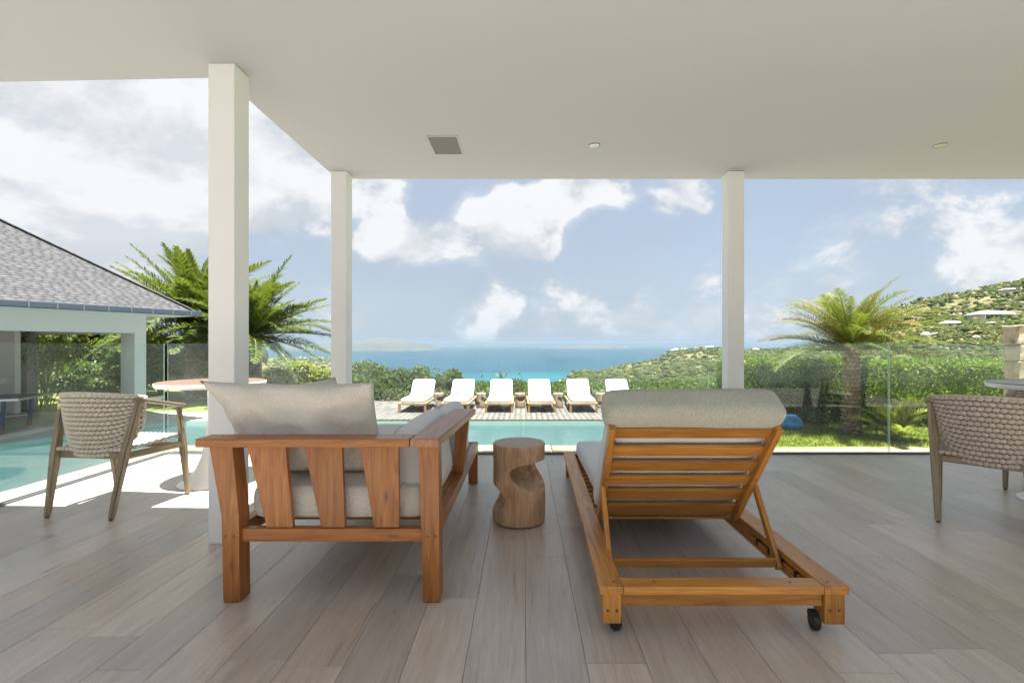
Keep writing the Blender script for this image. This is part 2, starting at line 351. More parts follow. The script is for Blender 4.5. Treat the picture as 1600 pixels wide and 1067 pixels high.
# ------------------------------------------------------------------ object helpers
WM = {}
def link(o): COL.objects.link(o); return o
def tag(o, label=None, cat=None, group=None, kind=None):
    if label: o['label'] = label
    if cat: o['category'] = cat
    if group: o['group'] = group
    if kind: o['kind'] = kind
    return o
def place(o, M, parent=None):
    WM[o] = M
    if parent is not None:
        o.parent = parent; o.matrix_basis = WM[parent].inverted() @ M
    else: o.matrix_basis = M
    return o
def thing(name, label, cat, loc=(0, 0, 0), rz=0, group=None):
    o = link(bpy.data.objects.new(name, None)); o.empty_display_size = .1
    place(o, Matrix.Translation(loc) @ Matrix.Rotation(rz, 4, 'Z')); return tag(o, label, cat, group)
def obj(name, me, m, parent=None, M=None, smooth=False):
    if isinstance(me, bmesh.types.BMesh):
        d = bpy.data.meshes.new(name); me.to_mesh(d); me.free(); me = d
    if m and not me.materials: me.materials.append(MAT[m])
    if smooth: me.polygons.foreach_set('use_smooth', [True]*len(me.polygons))
    o = link(bpy.data.objects.new(name, me)); place(o, M if M is not None else Matrix.Identity(4), parent); return o
def pyd(verts, faces, name='m'):
    me = bpy.data.meshes.new(name); me.from_pydata([tuple(v) for v in verts], [], faces); me.update(); return me
def npmesh(V, F, name='m'):
    """V (n,3) F (m,k) arrays"""
    me = bpy.data.meshes.new(name); k = F.shape[1]
    me.vertices.add(len(V)); me.vertices.foreach_set('co', np.ascontiguousarray(V, dtype=np.float32).ravel())
    me.loops.add(F.size); me.loops.foreach_set('vertex_index', np.ascontiguousarray(F, dtype=np.int32).ravel())
    me.polygons.add(len(F)); me.polygons.foreach_set('loop_start', np.arange(0, F.size, k, dtype=np.int32)); me.polygons.foreach_set('loop_total', np.full(len(F), k, dtype=np.int32))
    me.update(calc_edges=True); return me
def boxbm(x0, x1, y0, y1, z0, z1, bev=0, seg=1, bm=None):
    own = bm is None
    if own: bm = bmesh.new()
    vs = [bm.verts.new(p) for p in ((x0, y0, z0), (x1, y0, z0), (x1, y1, z0), (x0, y1, z0), (x0, y0, z1), (x1, y0, z1), (x1, y1, z1), (x0, y1, z1))]
    fs = [bm.faces.new([vs[i] for i in q]) for q in ((0, 3, 2, 1), (4, 5, 6, 7), (0, 1, 5, 4), (1, 2, 6, 5), (2, 3, 7, 6), (3, 0, 4, 7))]
    if bev and own: bmesh.ops.bevel(bm, geom=bm.edges[:], offset=bev, segments=seg, affect='EDGES', profile=.6)
    return bm
def frame(p0, p1, up=(0, 0, 1)):
    p0 = Vector(p0); X = Vector(p1)-p0; L = X.length; X.normalize(); U = Vector(up)
    if abs(X.dot(U)) > .98: U = Vector((0, 1, 0))
    Y = U.cross(X).normalized(); Z = X.cross(Y)
    M = Matrix((X, Y, Z)).transposed().to_4x4(); M.translation = p0; return M, L
def beam(name, p0, p1, w, d, m, parent=None, up=(0, 0, 1), bev=.004, w1=None, off=0):
    """bar from p0 to p1; w across, d along up; w1 = width at the far end; local X is its length"""
    M, L = frame(p0, p1, up); w1 = w if w1 is None else w1
    bm = bmesh.new(); vs = [bm.verts.new(q) for q in ((0, -w/2, -d/2), (L, -w1/2+off, -d/2), (L, w1/2+off, -d/2), (0, w/2, -d/2), (0, -w/2, d/2), (L, -w1/2+off, d/2), (L, w1/2+off, d/2), (0, w/2, d/2))]
    for q in ((0, 3, 2, 1), (4, 5, 6, 7), (0, 1, 5, 4), (1, 2, 6, 5), (2, 3, 7, 6), (3, 0, 4, 7)): bm.faces.new([vs[i] for i in q])
    if bev: bmesh.ops.bevel(bm, geom=bm.edges[:], offset=bev, segments=2, affect='EDGES', profile=.6)
    return obj(name, bm, m, parent, M)
def copy_tree(o, parent=None, M=None):
    c = o.copy(); COL.objects.link(c); c.parent = parent
    if parent is None and M is not None: c.matrix_basis = M
    if parent is None: WM[c] = c.matrix_basis.copy()
    else: WM[c] = WM[parent] @ c.matrix_basis
    for ch in o.children: copy_tree(ch, c)
    return c
def cushion(name, lx, ly, lz, m, parent, M, r=.05, puff=.02, nz=.006, seed=0, cuts=9):
    """soft rounded block centred on its local origin"""
    bm = bmesh.new(); bmesh.ops.create_cube(bm, size=1); bmesh.ops.subdivide_edges(bm, edges=bm.edges[:], cuts=cuts, use_grid_fill=True)
    h = Vector((lx/2, ly/2, lz/2)); r = min(r, lz/2*.98)
    for v in bm.verts:
        # denser rows near the edges, then round corners
        p = Vector([math.copysign(abs(c*2)**.75, c)*h[i] for i, c in enumerate(v.co)])
        q = Vector([max(-h[i]+r, min(h[i]-r, p[i])) for i in range(3)]); d = p-q
        if d.length > 1e-6: p = q + d.normalized()*r*min(1, max(abs(d.x), abs(d.y), abs(d.z))/r) if max(abs(d.x), abs(d.y), abs(d.z)) < r else q + d.normalized()*r
        u = 1-(p.x/h.x)**2; w = 1-(p.y/h.y)**2; t = 1-(p.z/h.z)**2
        p.z += math.copysign(puff*max(0, u)**.5*max(0, w)**.5, p.z)*(abs(p.z)/h.z)
        n = noise.noise_vector(p*5+Vector((seed*3.1, seed, 0)))*nz + noise.noise_vector(p*16+Vector((seed*3.1, seed, 5)))*nz*.35
        v.co = p+n
    bmesh.ops.recalc_face_normals(bm, faces=bm.faces[:])
    o = obj(name, bm, m, parent, M, True); mod = o.modifiers.new('s', 'SUBSURF'); mod.levels = 1; mod.render_levels = 1; return o
def pillow(name, corners, thick, nrm, m, parent, seed=0, n=26):
    """soft pillow stretched between four world corners (bl, br, tr, tl), with wrinkles"""
    bl, br, tr, tl = [Vector(c) for c in corners]; nrm = Vector(nrm).normalized(); cen = (bl+br+tr+tl)/4
    V = []; F = []; idx = {}
    for side in (1, -1):
        for i in range(n+1):
            for j in range(n+1):
                e = i in (0, n) or j in (0, n)
                if side == -1 and e: idx[(side, i, j)] = idx[(1, i, j)]; continue
                u, v = i/n, j/n; a, b = 2*u-1, 2*v-1
                pin = .06*(1-a*a)*b*b, .06*(1-b*b)*a*a
                uu, vv = .5+.5*a*(1-pin[1]), .5+.5*b*(1-pin[0])
                p = (bl*(1-uu)+br*uu)*(1-vv)+(tl*(1-uu)+tr*uu)*vv
                t = thick*(max(0, 1-abs(a)**2.2)**.6)*(max(0, 1-abs(b)**2.2)**.6)
                w = noise.noise(Vector((u*3.2+seed, v*3.2, side)))*.30+noise.noise(Vector((u*9+seed, v*7, side)))*.13
                V.append(p+nrm*side*t*(.5+w)-cen); idx[(side, i, j)] = len(V)-1
    for side in (1, -1):
        for i in range(n):
            for j in range(n):
                q = [idx[(side, i, j)], idx[(side, i+1, j)], idx[(side, i+1, j+1)], idx[(side, i, j+1)]]
                if side == -1: q.reverse()
                F.append(q)
    me = pyd(V, F); o = obj(name, me, m, parent, Matrix.Translation(cen), True)
    return o
def lathe(prof, seg=48):
    V = []; F = []
    for r, z in prof:
        for k in range(seg):
            a = 2*math.pi*k/seg; V.append((r*math.cos(a), r*math.sin(a), z))
    for i in range(len(prof)-1):
        for k in range(seg):
            F.append((i*seg+k, i*seg+(k+1) % seg, (i+1)*seg+(k+1) % seg, (i+1)*seg+k))
    F.append(tuple(reversed(range(seg)))); F.append(tuple((len(prof)-1)*seg+k for k in range(seg)))
    return pyd(V, F)
def poly(pts, z0, z1):
    n = len(pts); V = [(x, y, z0) for x, y in pts]+[(x, y, z1) for x, y in pts]
    F = [tuple(reversed(range(n))), tuple(range(n, 2*n))]+[(i, (i+1) % n, n+(i+1) % n, n+i) for i in range(n)]
    me = pyd(V, F); return me
def leaves(P, size, up=.3, aspect=.45, jitter=.5, D=None):
    """leaf rhombi at points P; returns V,F"""
    n = len(P); D = rng.normal(size=(n, 3)) if D is None else D; D[:, 2] += up; D /= np.linalg.norm(D, axis=1)[:, None]
    A = rng.normal(size=(n, 3)); B = np.cross(D, A); B /= np.linalg.norm(B, axis=1)[:, None]; C = np.cross(D, B)
    L = (size*(1-jitter/2+jitter*rng.random(n)))[:, None]; Wd = L*aspect
    V = np.stack([P, P+D*L*.45+B*Wd*.5+C*L*.06, P+D*L, P+D*L*.45-B*Wd*.5+C*L*.06], 1).reshape(-1, 3)
    return V, np.arange(n*4).reshape(-1, 4)
def merge(parts):
    Vs, Fs, o = [], [], 0
    for V, F in parts: Vs.append(V); Fs.append(F+o); o += len(V)
    return np.concatenate(Vs), np.concatenate(Fs)
def blob_pts(n, c, r, shell=.35, lump=.25, seed=0.):
    d = rng.normal(size=(n, 3)); d /= np.linalg.norm(d, axis=1)[:, None]
    l = np.array([noise.noise(Vector(q*2.4+seed))+.5*noise.noise(Vector(q*6+seed)) for q in d])
    rad = (1-shell*rng.random(n)**1.5)*(1+lump*l)
    return np.array(c)+d*np.array(r)*rad[:, None]

# ------------------------------------------------------------------ setting: ground, pool, deck
LOW = -.8
tag(obj('ground', poly([(-6.6, -20), (8.6, -20), (8.6, 8.9), (-6.6, 8.9)], -4, LOW-.004), 'paving'), kind='structure')
tag(obj('ground', poly([(8.6, -20), (60, -20), (60, 8.9), (8.6, 8.9)], -4, LOW-.004), 'grass'), kind='structure')
tag(obj('ground', poly([(3.2, 8.9), (60, 8.9), (60, 12), (3.2, 12)], -4, LOW-.004), 'paving'), kind='structure')
tag(obj('ground', poly([(-60, 12), (60, 12), (60, 23), (-60, 23)], -4, LOW-.004), 'grass'), kind='structure')
tag(obj('ground', poly([(-60, 5), (-12.2, 5), (-8.85, 12), (-60, 12)], -4, LOW-.004), 'grey_paving'), kind='structure')
tag(obj('ground', poly([(-60, -20), (-6.6, -20), (-6.6, 5), (-60, 5)], -4, LOW-.004), 'paving'), kind='structure')
tag(obj('lawn', poly([(3.75, 8.82), (14, 8.82), (16, 12.6), (3.75, 12.6)], LOW, LOW+.02), 'grass'), kind='structure')
tag(obj('lawn', poly([(-16, 13.6), (-5.4, 13.6), (-5.4, 19.5), (-24, 19.5)], LOW, LOW+.02), 'grass'), kind='structure')
tag(obj('pavement', poly([(-8.7, 12.05), (-5.6, 12.05), (-5.4, 13.59), (-16, 13.59), (-12.4, 12.05)], LOW, LOW+.01), 'grey_paving'), kind='structure')
# grass blades standing on the lawns
def blades(x0, x1, y0, y1, n):
    P = np.stack([rng.uniform(x0, x1, n), rng.uniform(y0, y1, n), np.full(n, LOW+.018)], 1)
    D = rng.normal(size=(n, 3))*.35; D[:, 2] = 1
    return leaves(P, .045, 0, .3, D=D)
V, F = blades(3.8, 9.5, 8.85, 12.4, 26000); tag(obj('grass', npmesh(V, F), 'leaf_yellow'), kind='stuff')
# pool
tag(obj('pool_floor', poly([(-12.2, 5), (-6.6, 5), (-6.6, 8.9), (3.2, 8.9), (3.2, 12), (-8.85, 12)], -2.3, -2.2), 'pool_tile'), kind='structure')
tag(obj('pool_floor', poly([(-6.0, 8.91), (3.19, 8.91), (3.19, 10.3), (-6.0, 10.3)], -2.2, -1.35), 'pool_tile'), kind='structure')
for i, x in enumerate((-9.1, -8.3, -7.5)):
    tag(obj('pool_step', boxbm(x, x+.8, 8.95, 11.6, -2.2, -1.9+.3*i, .01), 'pool_tile'), kind='structure')
for pts in ([(-6.62, 5), (-6.6, 5), (-6.6, 8.9), (-6.62, 8.92)], [(-6.6, 8.9), (3.2, 8.9), (3.2, 8.915), (-6.6, 8.915)], [(-8.85, 11.985), (3.2, 11.985), (3.2, 12), (-8.85, 12)], [(3.185, 8.92), (3.2, 8.92), (3.2, 11.98), (3.185, 11.98)], [(-12.19, 5.0), (-12.16, 5.0), (-8.82, 11.98), (-8.85, 11.98)]):
    tag(obj('pool_wall', poly(pts, -2.2, LOW-.006), 'pool_tile'), kind='structure')
def grid_mesh(pts, z): return pyd([(x, y, z) for x, y in pts], [tuple(range(len(pts)))])
tag(obj('pool_water', grid_mesh([(-12.15, 5), (-6.63, 5), (-6.63, 8.92), (3.18, 8.92), (3.18, 11.98), (-8.83, 11.98)], -.90), 'pool_water'), kind='structure')
# coping stones round the near side of the pool
cop = thing('pool_coping', 'pale honey limestone coping stones edging the near side of the pool', 'coping', (-6.4, 8.7, LOW))
def stone(name, x0, x1, y0, y1, z0, z1, m, parent, rough=.008, bev=.012):
    bm = boxbm(0, x1-x0, 0, y1-y0, 0, z1-z0); bmesh.ops.subdivide_edges(bm, edges=bm.edges[:], cuts=1, use_grid_fill=True)
    s = random.random()*50
    for v in bm.verts: v.co += noise.noise_vector(v.co*5+Vector((s, 0, 0)))*rough
    bmesh.ops.bevel(bm, geom=[e for e in bm.edges if e.calc_face_angle(0) > .8], offset=bev, segments=1, affect='EDGES')
    return obj(name, bm, m, parent, Matrix.Translation((x0, y0, z0)))
y = 5.0
while y < 8.3:
    w = random.uniform(.5, .75); stone('stone', -6.62, -6.12, y+.006, min(y+w, 8.9)-.006, LOW, LOW+.04, 'coping', cop); y += w
x = -6.62
while x < 3.6:
    w = random.uniform(.5, .8); stone('stone', x+.006, x+w-.006, 8.50 if x > -6 else 8.45, 8.93, LOW, LOW+.04, 'coping', cop); x += w
x = 3.75
while x < 9.2:
    w = random.uniform(.5, .8); stone('stone', x+.006, x+w-.006, 8.35, 8.80, LOW, LOW+.03, 'coping', cop); x += w
# wooden pool deck: boards running away from the camera, butt joints, joined
parts = []
FB = np.array([(0, 3, 2, 1), (4, 5, 6, 7), (0, 1, 5, 4), (1, 2, 6, 5), (2, 3, 7, 6), (3, 0, 4, 7)])
def nbox(x0, x1, y0, y1, z0, z1): return np.array([(x0, y0, z0), (x1, y0, z0), (x1, y1, z0), (x0, y1, z0), (x0, y0, z1), (x1, y0, z1), (x1, y1, z1), (x0, y1, z1)], float), FB
x = -5.4
while x < 4.0:
    y = 12.02-random.uniform(0, 0.01); first = True
    while y < 15.9:
        l = random.uniform(1.2, 2.4) if not first else random.uniform(.6, 2.2); first = False
        parts.append(nbox(x+.004, x+.134, y, min(y+l, 15.9)-.006, LOW, LOW+.05+random.uniform(-.003, .003))); y += l
    x += .14
V, F = merge(parts); tag(obj('deck_boards', npmesh(V, F), 'deck_wood'), 'weathered grey timber boards of the pool deck', kind='stuff')

# ------------------------------------------------------------------ terrace floor, planks
tag(obj('terrace_base', poly([(-3.66, -3), (7.6, -3), (7.6, 4.93), (-3.66, 4.93)], LOW, -.0045), 'joint'), kind='structure')
fl = obj('floor', poly([(-3.66, -3), (7.6, -3), (7.6, .6), (-3.66, .6)], -.0044, -.001), 'rear_paving'); tag(fl, kind='structure')
PLW = .2085; x = .0083-PLW*18-.0; plank_meshes = {}
fixed = {0: 2.49, -1: 2.70, -2: 2.09, 1: 1.66}
def plank(x0, w, y0, y1):
    key = (round(w, 3), round(y1-y0, 3))
    if key not in plank_meshes:
        bm = bmesh.new(); boxbm(0, w-.0018, 0, (y1-y0)-.0018, -.012, 0, bm=bm)
        bmesh.ops.bevel(bm, geom=[e for e in bm.edges if all(v.co.z > -.001 for v in e.verts)], offset=.0007, segments=1, affect='EDGES')
        me = bpy.data.meshes.new('plank'); bm.to_mesh(me); bm.free(); me.materials.append(MAT['floor_plank']); plank_meshes[key] = me
    o = link(bpy.data.objects.new('plank', plank_meshes[key])); place(o, Matrix.Translation((x0+.0009, y0+.0009, 0)), fl)
PL = 1.25
for k in range(-18, 37):
    x0 = .008+k*PLW; x1 = x0+PLW
    if x0 < -3.66: x0 = -3.66
    if x1 > 7.6: x1 = 7.6
    if x1-x0 < .03: continue
    j = fixed.get(k, random.uniform(0, PL)); y = j-math.ceil((j-.6)/PL)*PL
    while y < 4.93:
        a, b = max(y, .6), min(y+PL, 4.93); y += PL
        if b-a < .05: continue
        # skip planks far outside the view
        if min(abs(x0), abs(x1)) > 1.12*b+.9: continue
        plank(x0, x1-x0, a, b)

# ------------------------------------------------------------------ roof, posts, rear wall, ceiling fittings
CE = 2.658
tag(obj('ceiling', poly([(-1.75, .7), (7.8, .7), (7.8, 4.51), (-1.75, 4.51)], CE, CE+.28), 'ceiling_paint'), kind='structure')  # unseen rear roof left open behind the camera to let in more light
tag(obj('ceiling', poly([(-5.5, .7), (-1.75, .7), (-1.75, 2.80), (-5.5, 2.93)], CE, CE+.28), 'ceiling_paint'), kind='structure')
tag(obj('house_wall', poly([(-5.5, -3.2), (7.8, -3.2), (7.8, -3.0), (-5.5, -3.0)], 0, CE), 'white_paint'), kind='structure')
def post(x0, x1, y0, label):
    bm = boxbm(x0, x1, y0, y0+(x1-x0), -.0, CE, .006, 2); o = obj('post', bm, 'white_paint'); return tag(o, label, 'post', 'square white posts carrying the terrace roof')
post(-1.746, -1.601, 2.656, 'nearest and widest-looking white square post, beside the wooden sofa frame')
post(-1.727, -1.585, 4.30, 'slimmer white square post behind the boucle pillow, at the corner of the roof')
post(1.835, 1.978, 4.30, 'white square post behind the headrest of the wooden lounger')
g = thing('ceiling_speaker', 'square grey speaker grille set in the white ceiling', 'speaker', (-.61, 3.75, CE))
fr = bmesh.new()
for q in ((-.73, -.49, 3.575, 3.587), (-.73, -.49, 3.913, 3.925), (-.73, -.718, 3.587, 3.913), (-.502, -.49, 3.587, 3.913)): boxbm(*q, CE-.006, CE+.002, bm=fr)
obj('frame', fr, 'ceiling_paint', g); obj('grille', boxbm(-.718, -.502, 3.587, 3.913, CE-.004, CE+.002), 'grille', g)
for X_, lb in ((.554, 'small round downlight in the ceiling nearer the square speaker grille'), (3.25, 'small round downlight in the ceiling right of the far post')):
    g = thing('downlight', lb, 'ceiling light', (X_, 3.745, CE), 0, 'round recessed downlights')
    obj('trim_ring', lathe([(.022, -.004), (.040, -.006), (.043, 0), (.022, 0)], 32), 'steel', g, Matrix.Translation((X_, 3.745, CE-.002)), True)
    obj('lamp', lathe([(.001, -.003), (.021, -.004), (.021, .001), (.001, .001)], 24), 'dark_metal', g, Matrix.Translation((X_, 3.745, CE-.002)))

# ------------------------------------------------------------------ glass balustrades
def pane(p0, p1, z0, z1, parent):
    M, L = frame((*p0, 0), (*p1, 0)); t = .012
    bm = boxbm(.006, L-.006, -t/2, t/2, z0, z1); me = bpy.data.meshes.new('pane'); bm.to_mesh(me); bm.free()
    me.materials.append(MAT['glass']); me.materials.append(MAT['glass_edge'])
    for p in me.polygons: p.material_index = 0 if abs(p.normal.y) > .5 else 1
    return obj('glass_panel', me, None, parent, M)
g = thing('glass_balustrade', 'frameless clear glass balustrade along the front edge of the terrace before the pool', 'balustrade', (0, 4.85, 0))
xs = [-3.60, -1.80, 0.0, 1.86, 3.69, 5.55, 7.4]
for a, b in zip(xs, xs[1:]): pane((a, 4.85), (b, 4.85), .005, 1.115, g)
obj('channel', boxbm(-3.61, 7.45, 4.825, 4.875, -.012, .016, .002), 'channel_metal', g)
g = thing('glass_balustrade', 'frameless glass balustrade running towards the camera behind the left rope chair', 'balustrade', (-3.58, 3, 0))
ys = [4.83, 3.0, 1.15, -.7]
for a, b in zip(ys, ys[1:]): pane((-3.605+.02*(4.83-a)/1.6, a-.01), (-3.605+.02*(4.83-b)/1.6, b), .005, 1.115, g)
beam('channel', (-3.605, 4.82, .002), (-3.53, -.7, .002), .05, .028, 'channel_metal', g, bev=.002)

# ------------------------------------------------------------------ wooden sofa (left)
sofa = thing('sofa', 'low wooden sofa with cream boucle cushions, slatted end towards the camera', 'sofa', (-.85, 2.9, 0))
TS = 'teak_sofa'
def prism(name, pts_front, y0, y1, m, parent, bev=.004):
    """outline in the XZ plane (list of x,z), extruded y0..y1; grain runs along local X = height"""
    cx = sum(p[0] for p in pts_front)/len(pts_front); zb = min(p[1] for p in pts_front)
    # local x = world z, local y = world x, local z = world y
    M = Matrix(((0, 1, 0, cx), (0, 0, 1, y0), (1, 0, 0, zb), (0, 0, 0, 1)))
    bm = bmesh.new(); a = [bm.verts.new((z-zb, x-cx, 0)) for x, z in pts_front]; b = [bm.verts.new((z-zb, x-cx, y1-y0)) for x, z in pts_front]
    bm.faces.new(a); bm.faces.new(list(reversed(b))); n = len(a)
    for i in range(n): bm.faces.new([a[i], b[i], b[(i+1) % n], a[(i+1) % n]])
    bmesh.ops.recalc_face_normals(bm, faces=bm.faces[:])
    bmesh.ops.bevel(bm, geom=bm.edges[:], offset=bev, segments=2, affect='EDGES', profile=.6)
    return obj(name, bm, m, parent, M)
def fx(px, Z): return (px-818)*Z/750
def fz(py, Z): return 1.1-(py-540)*Z/750
Zl = 2.047
prism('leg', [(fx(348.5, Zl), .003), (fx(374.5, Zl), .003), (fx(373, Zl), fz(806, Zl)), (fx(363, Zl), .668), (fx(326.5, Zl), .668), (fx(345.5, Zl), fz(806, Zl))], Zl, Zl+.082, TS, sofa)
prism('leg', [(fx(661, Zl), .003), (fx(687.5, Zl), .003), (fx(685, Zl), .668), (fx(653.5, Zl), .668)], Zl, Zl+.082, TS, sofa)
prism('leg', [(-.438, .003), (-.365, .003), (-.365, .326), (-.438, .326)], 3.80, 3.86, TS, sofa)
prism('leg', [(-1.285, .003), (-1.21, .003), (-1.21, .326), (-1.285, .326)], 3.80, 3.86, TS, sofa)
for lx in (-1.247, -.395):   # dark glides under the rear legs
    obj('foot_glide', boxbm(lx-.028, lx+.028, Zl+.008, Zl+.07, 0, .0035), 'black_rubber', sofa)
beam('back_rail', (-1.382, 2.075, .687), (-.4815, 2.075, .687), .112, .036, TS, sofa)
# arm board with the slight splay the photo shows
bm = bmesh.new(); q = [(-.4785, 2.020), (-.357, 2.020), (-.298, 2.985), (-.432, 2.985)]
M_, L_ = frame((-.418, 2.02, .687), (-.365, 2.985, .687)); Mi = M_.inverted()
lo = [bm.verts.new(Mi @ Vector((x, y, .669))) for x, y in q]; hi = [bm.verts.new(Mi @ Vector((x, y, .7055))) for x, y in q]
bm.faces.new(lo); bm.faces.new(hi)
for i in range(4): bm.faces.new([lo[i], hi[i], hi[(i+1) % 4], lo[(i+1) % 4]])
bmesh.ops.recalc_face_normals(bm, faces=bm.faces[:]); bmesh.ops.bevel(bm, geom=bm.edges[:], offset=.004, segments=2, affect='EDGES')
obj('arm_rail', bm, 'teak_arm', sofa, M_)
for (ta, tb, ba, bb) in ((388, 448, 419, 459.5), (476, 535.6, 503.7, 540.5), (563, 623.7, 586, 625)):
    Zs = 2.085; prism('slat', [(fx(ba, Zs), .3125), (fx(bb, Zs), .3125), (fx(tb, Zs), .668), (fx(ta, Zs), .668)], Zs-.012, Zs+.012, TS, sofa, .003)
beam('end_rail', (fx(376.5, 2.065), 2.085, .283), (fx(660, 2.065), 2.085, .283), .04, .056, TS, sofa)
beam('end_rail', (-1.21, 3.83, .29), (-.438, 3.83, .29), .04, .056, TS, sofa)
beam('side_rail', (-.392, 2.13, .292), (-.387, 3.80, .292), .05, .062, TS, sofa)
beam('ledge', (-.436, 2.13, .312), (-.432, 3.80, .312), .03, .02, 'teak', sofa)
beam('side_rail', (-1.245, 2.13, .292), (-1.245, 3.80, .292), .05, .062, TS, sofa)
beam('arm_post', (-.393, 2.93, .324), (-.370, 2.93, .668), .055, .05, TS, sofa, up=(0, 1, 0), w1=.085)
for k in range(9): beam('seat_slat', (-1.21, 2.26+k*.18, .30), (-.445, 2.26+k*.18, .30), .07, .016, 'teak', sofa, bev=.002)
def T(x, y, z, rx=0, ry=0, rz=0): return Matrix.Translation((x, y, z)) @ Matrix.Rotation(rz, 4, 'Z') @ Matrix.Rotation(ry, 4, 'Y') @ Matrix.Rotation(rx, 4, 'X')
cushion('seat_cushion', .80, 1.70, .175, 'boucle', sofa, T(-.83, 2.98, .398), .065, .01, .007, 1, 14)
# back cushions lean on the arm side
cushion('back_cushion', .17, .74, .40, 'pale_cloth', sofa, T(-.52, 2.55, .525, 0, R(-6)), .08, .0, .01, 2, 10)
cushion('back_cushion', .17, .66, .36, 'pale_cloth', sofa, T(-.50, 3.28, .51, 0, R(-8)), .08, .0, .01, 3, 10)
def bolster(name, p0, p1, r, m, parent, seg=20):
    M, L = frame(p0, p1); V = []; F = []; prof = [(0, .0), (.0, r*.7), (.02, r*.93), (.05, r), (L/2, r*1.03), (L-.05, r), (L-.02, r*.93), (L, r*.7), (L, 0)]
    rows = []
    for a, b in zip(prof, prof[1:]):
        for t in range(3): rows.append((a[0]+(b[0]-a[0])*t/3, a[1]+(b[1]-a[1])*t/3))
    rows.append(prof[-1])
    for x, rr in rows:
        for k in range(seg):
            an = 2*math.pi*k/seg; w = 1+.03*noise.noise(Vector((x*4, math.cos(an), math.sin(an))))
            V.append((x, rr*w*math.cos(an), rr*w*math.sin(an)))
    for i in range(len(rows)-1):
        for k in range(seg): F.append((i*seg+k, (i+1)*seg+k, (i+1)*seg+(k+1) % seg, i*seg+(k+1) % seg))
    return obj(name, pyd(V, F), m, parent, M, True)
o = bolster('bolster', (-.60, 2.45, .60), (-.545, 3.42, .60), .088, 'grey_cloth', None); tag(o, 'round grey bolster lying along the arm of the wooden sofa', 'bolster')
o = pillow('pillow', [(-1.27, 2.37, .475), (-.655, 2.37, .475), (-.700, 2.245, .925), (-1.50, 2.22, .935)], .27, (0, -1, -.25), 'boucle', None, 3, 34)
tag(o, 'large cream boucle pillow leaning over the end rail of the wooden sofa', 'pillow')
o = pillow('pillow', [(-1.20, 2.50, .47), (-.80, 2.50, .47), (-.95, 2.42, .94), (-1.26, 2.42, .90)], .16, (0, -1, -.2), 'boucle', None, 9)
tag(o, 'smaller boucle pillow mostly hidden behind the large cream one on the sofa', 'pillow')

# ------------------------------------------------------------------ wooden lounger (right)
lg = thing('sun_lounger', 'teak sun lounger seen from behind with raised slatted back and grey-green boucle mattress', 'sun lounger', (.76, 2.9, 0))
TK = 'teak'
beam('side_rail', (.3305, 1.802, .178), (.384, 4.07, .178), .088, .030, TK, lg)
beam('side_rail', (1.178, 1.802, .178), (1.205, 4.07, .178), .092, .030, TK, lg)
beam('end_rail', (.3755, 1.838, .178), (1.1305, 1.838, .178), .074, .030, TK, lg)
beam('end_rail', (.43, 4.03, .178), (1.155, 4.03, .178), .074, .030, TK, lg)
beam('side_apron', (.335, 1.88, .128), (.387, 4.00, .128), .026, .068, TK, lg)
beam('side_apron', (1.160, 1.88, .128), (1.183, 4.00, .128), .026, .068, TK, lg)
beam('end_apron', (.366, 1.838, .136), (1.135, 1.838, .136), .030, .052, TK, lg)
beam('end_apron', (.43, 4.03, .132), (1.145, 4.03, .132), .030, .060, TK, lg)
beam('leg', (.334, 1.845, .050), (.334, 1.845, .163), .068, .070, TK, lg)
beam('leg', (1.174, 1.845, .046), (1.174, 1.845, .163), .078, .070, TK, lg)
beam('leg', (.386, 4.02, .002), (.386, 4.02, .163), .062, .070, TK, lg)
beam('leg', (1.205, 4.02, .002), (1.205, 4.02, .163), .062, .070, TK, lg)
for wx, rz in ((.355, 0), (1.128, R(-28))):
    c = obj('caster', lathe([(.001, -.016), (.028, -.016), (.034, -.010), (.034, .010), (.028, .016), (.001, .016)], 24), 'black_rubber', lg, T(wx, 1.862, .034, 0, R(90), rz+R(15)), False)
    obj('caster_fork', boxbm(wx-.02, wx+.02, 1.845, 1.88, .052, .072, .003), 'black_rubber', lg)
for k in range(15):
    yy = 2.64+k*.094; beam('seat_slat', (.372+.0236*(yy-1.8), yy, .160), (1.128, yy, .160), .052, .014, TK, lg, bev=.002)
hb = Vector((0, 2.55, .200)); ht = Vector((0, 2.06, .752))
def bp(x, s, off=0):                                            # point on the backrest plane
    n = Vector((0, -(ht-hb).z, (ht-hb).y)).normalized(); p = hb+(ht-hb)*s+n*off; p.x = x; return p
upv = (ht-hb).normalized()
nb = Vector((0, -upv.z, upv.y))                                 # towards the camera side
beam('back_stile', bp(.405, -.02), bp(.381, 1.0), .028, .052, TK, lg, up=nb)
beam('back_stile', bp(1.124, -.02), bp(1.094, 1.0), .028, .052, TK, lg, up=nb)
def s_of(py):
    lo_, hi_ = -.1, 1.1
    for _ in range(40):
        m_ = (lo_+hi_)/2; p = hb+(ht-hb)*m_-nb*.004; y_ = 540+(1.1-p.z)*750/p.y
        if y_ > py: lo_ = m_
        else: hi_ = m_
    return (lo_+hi_)/2
for s, wv in [((s_of(a)+s_of(b))/2, abs(s_of(a)-s_of(b))*.737-.018) for a, b in ((667.5, 686), (696, 714), (720, 737), (743, 758.5), (764, 781), (786, 806))]:
    beam('back_slat', bp(.420-.024*s, s, -.006), bp(1.110-.03*s, s, -.006), wv, .016, TK, lg, up=nb, bev=.003)
st = [(bp(.386, .40, .012), Vector((.377, 2.09, .125))), (bp(1.130, .40, .012), Vector((1.113, 2.09, .125)))]
for a, b in st: beam('strut', a, b, .022, .034, TK, lg, up=(0, -1, .3), bev=.005)
beam('strut_bar', (.390, 2.10, .150), (1.102, 2.10, .150), .022, .036, TK, lg)
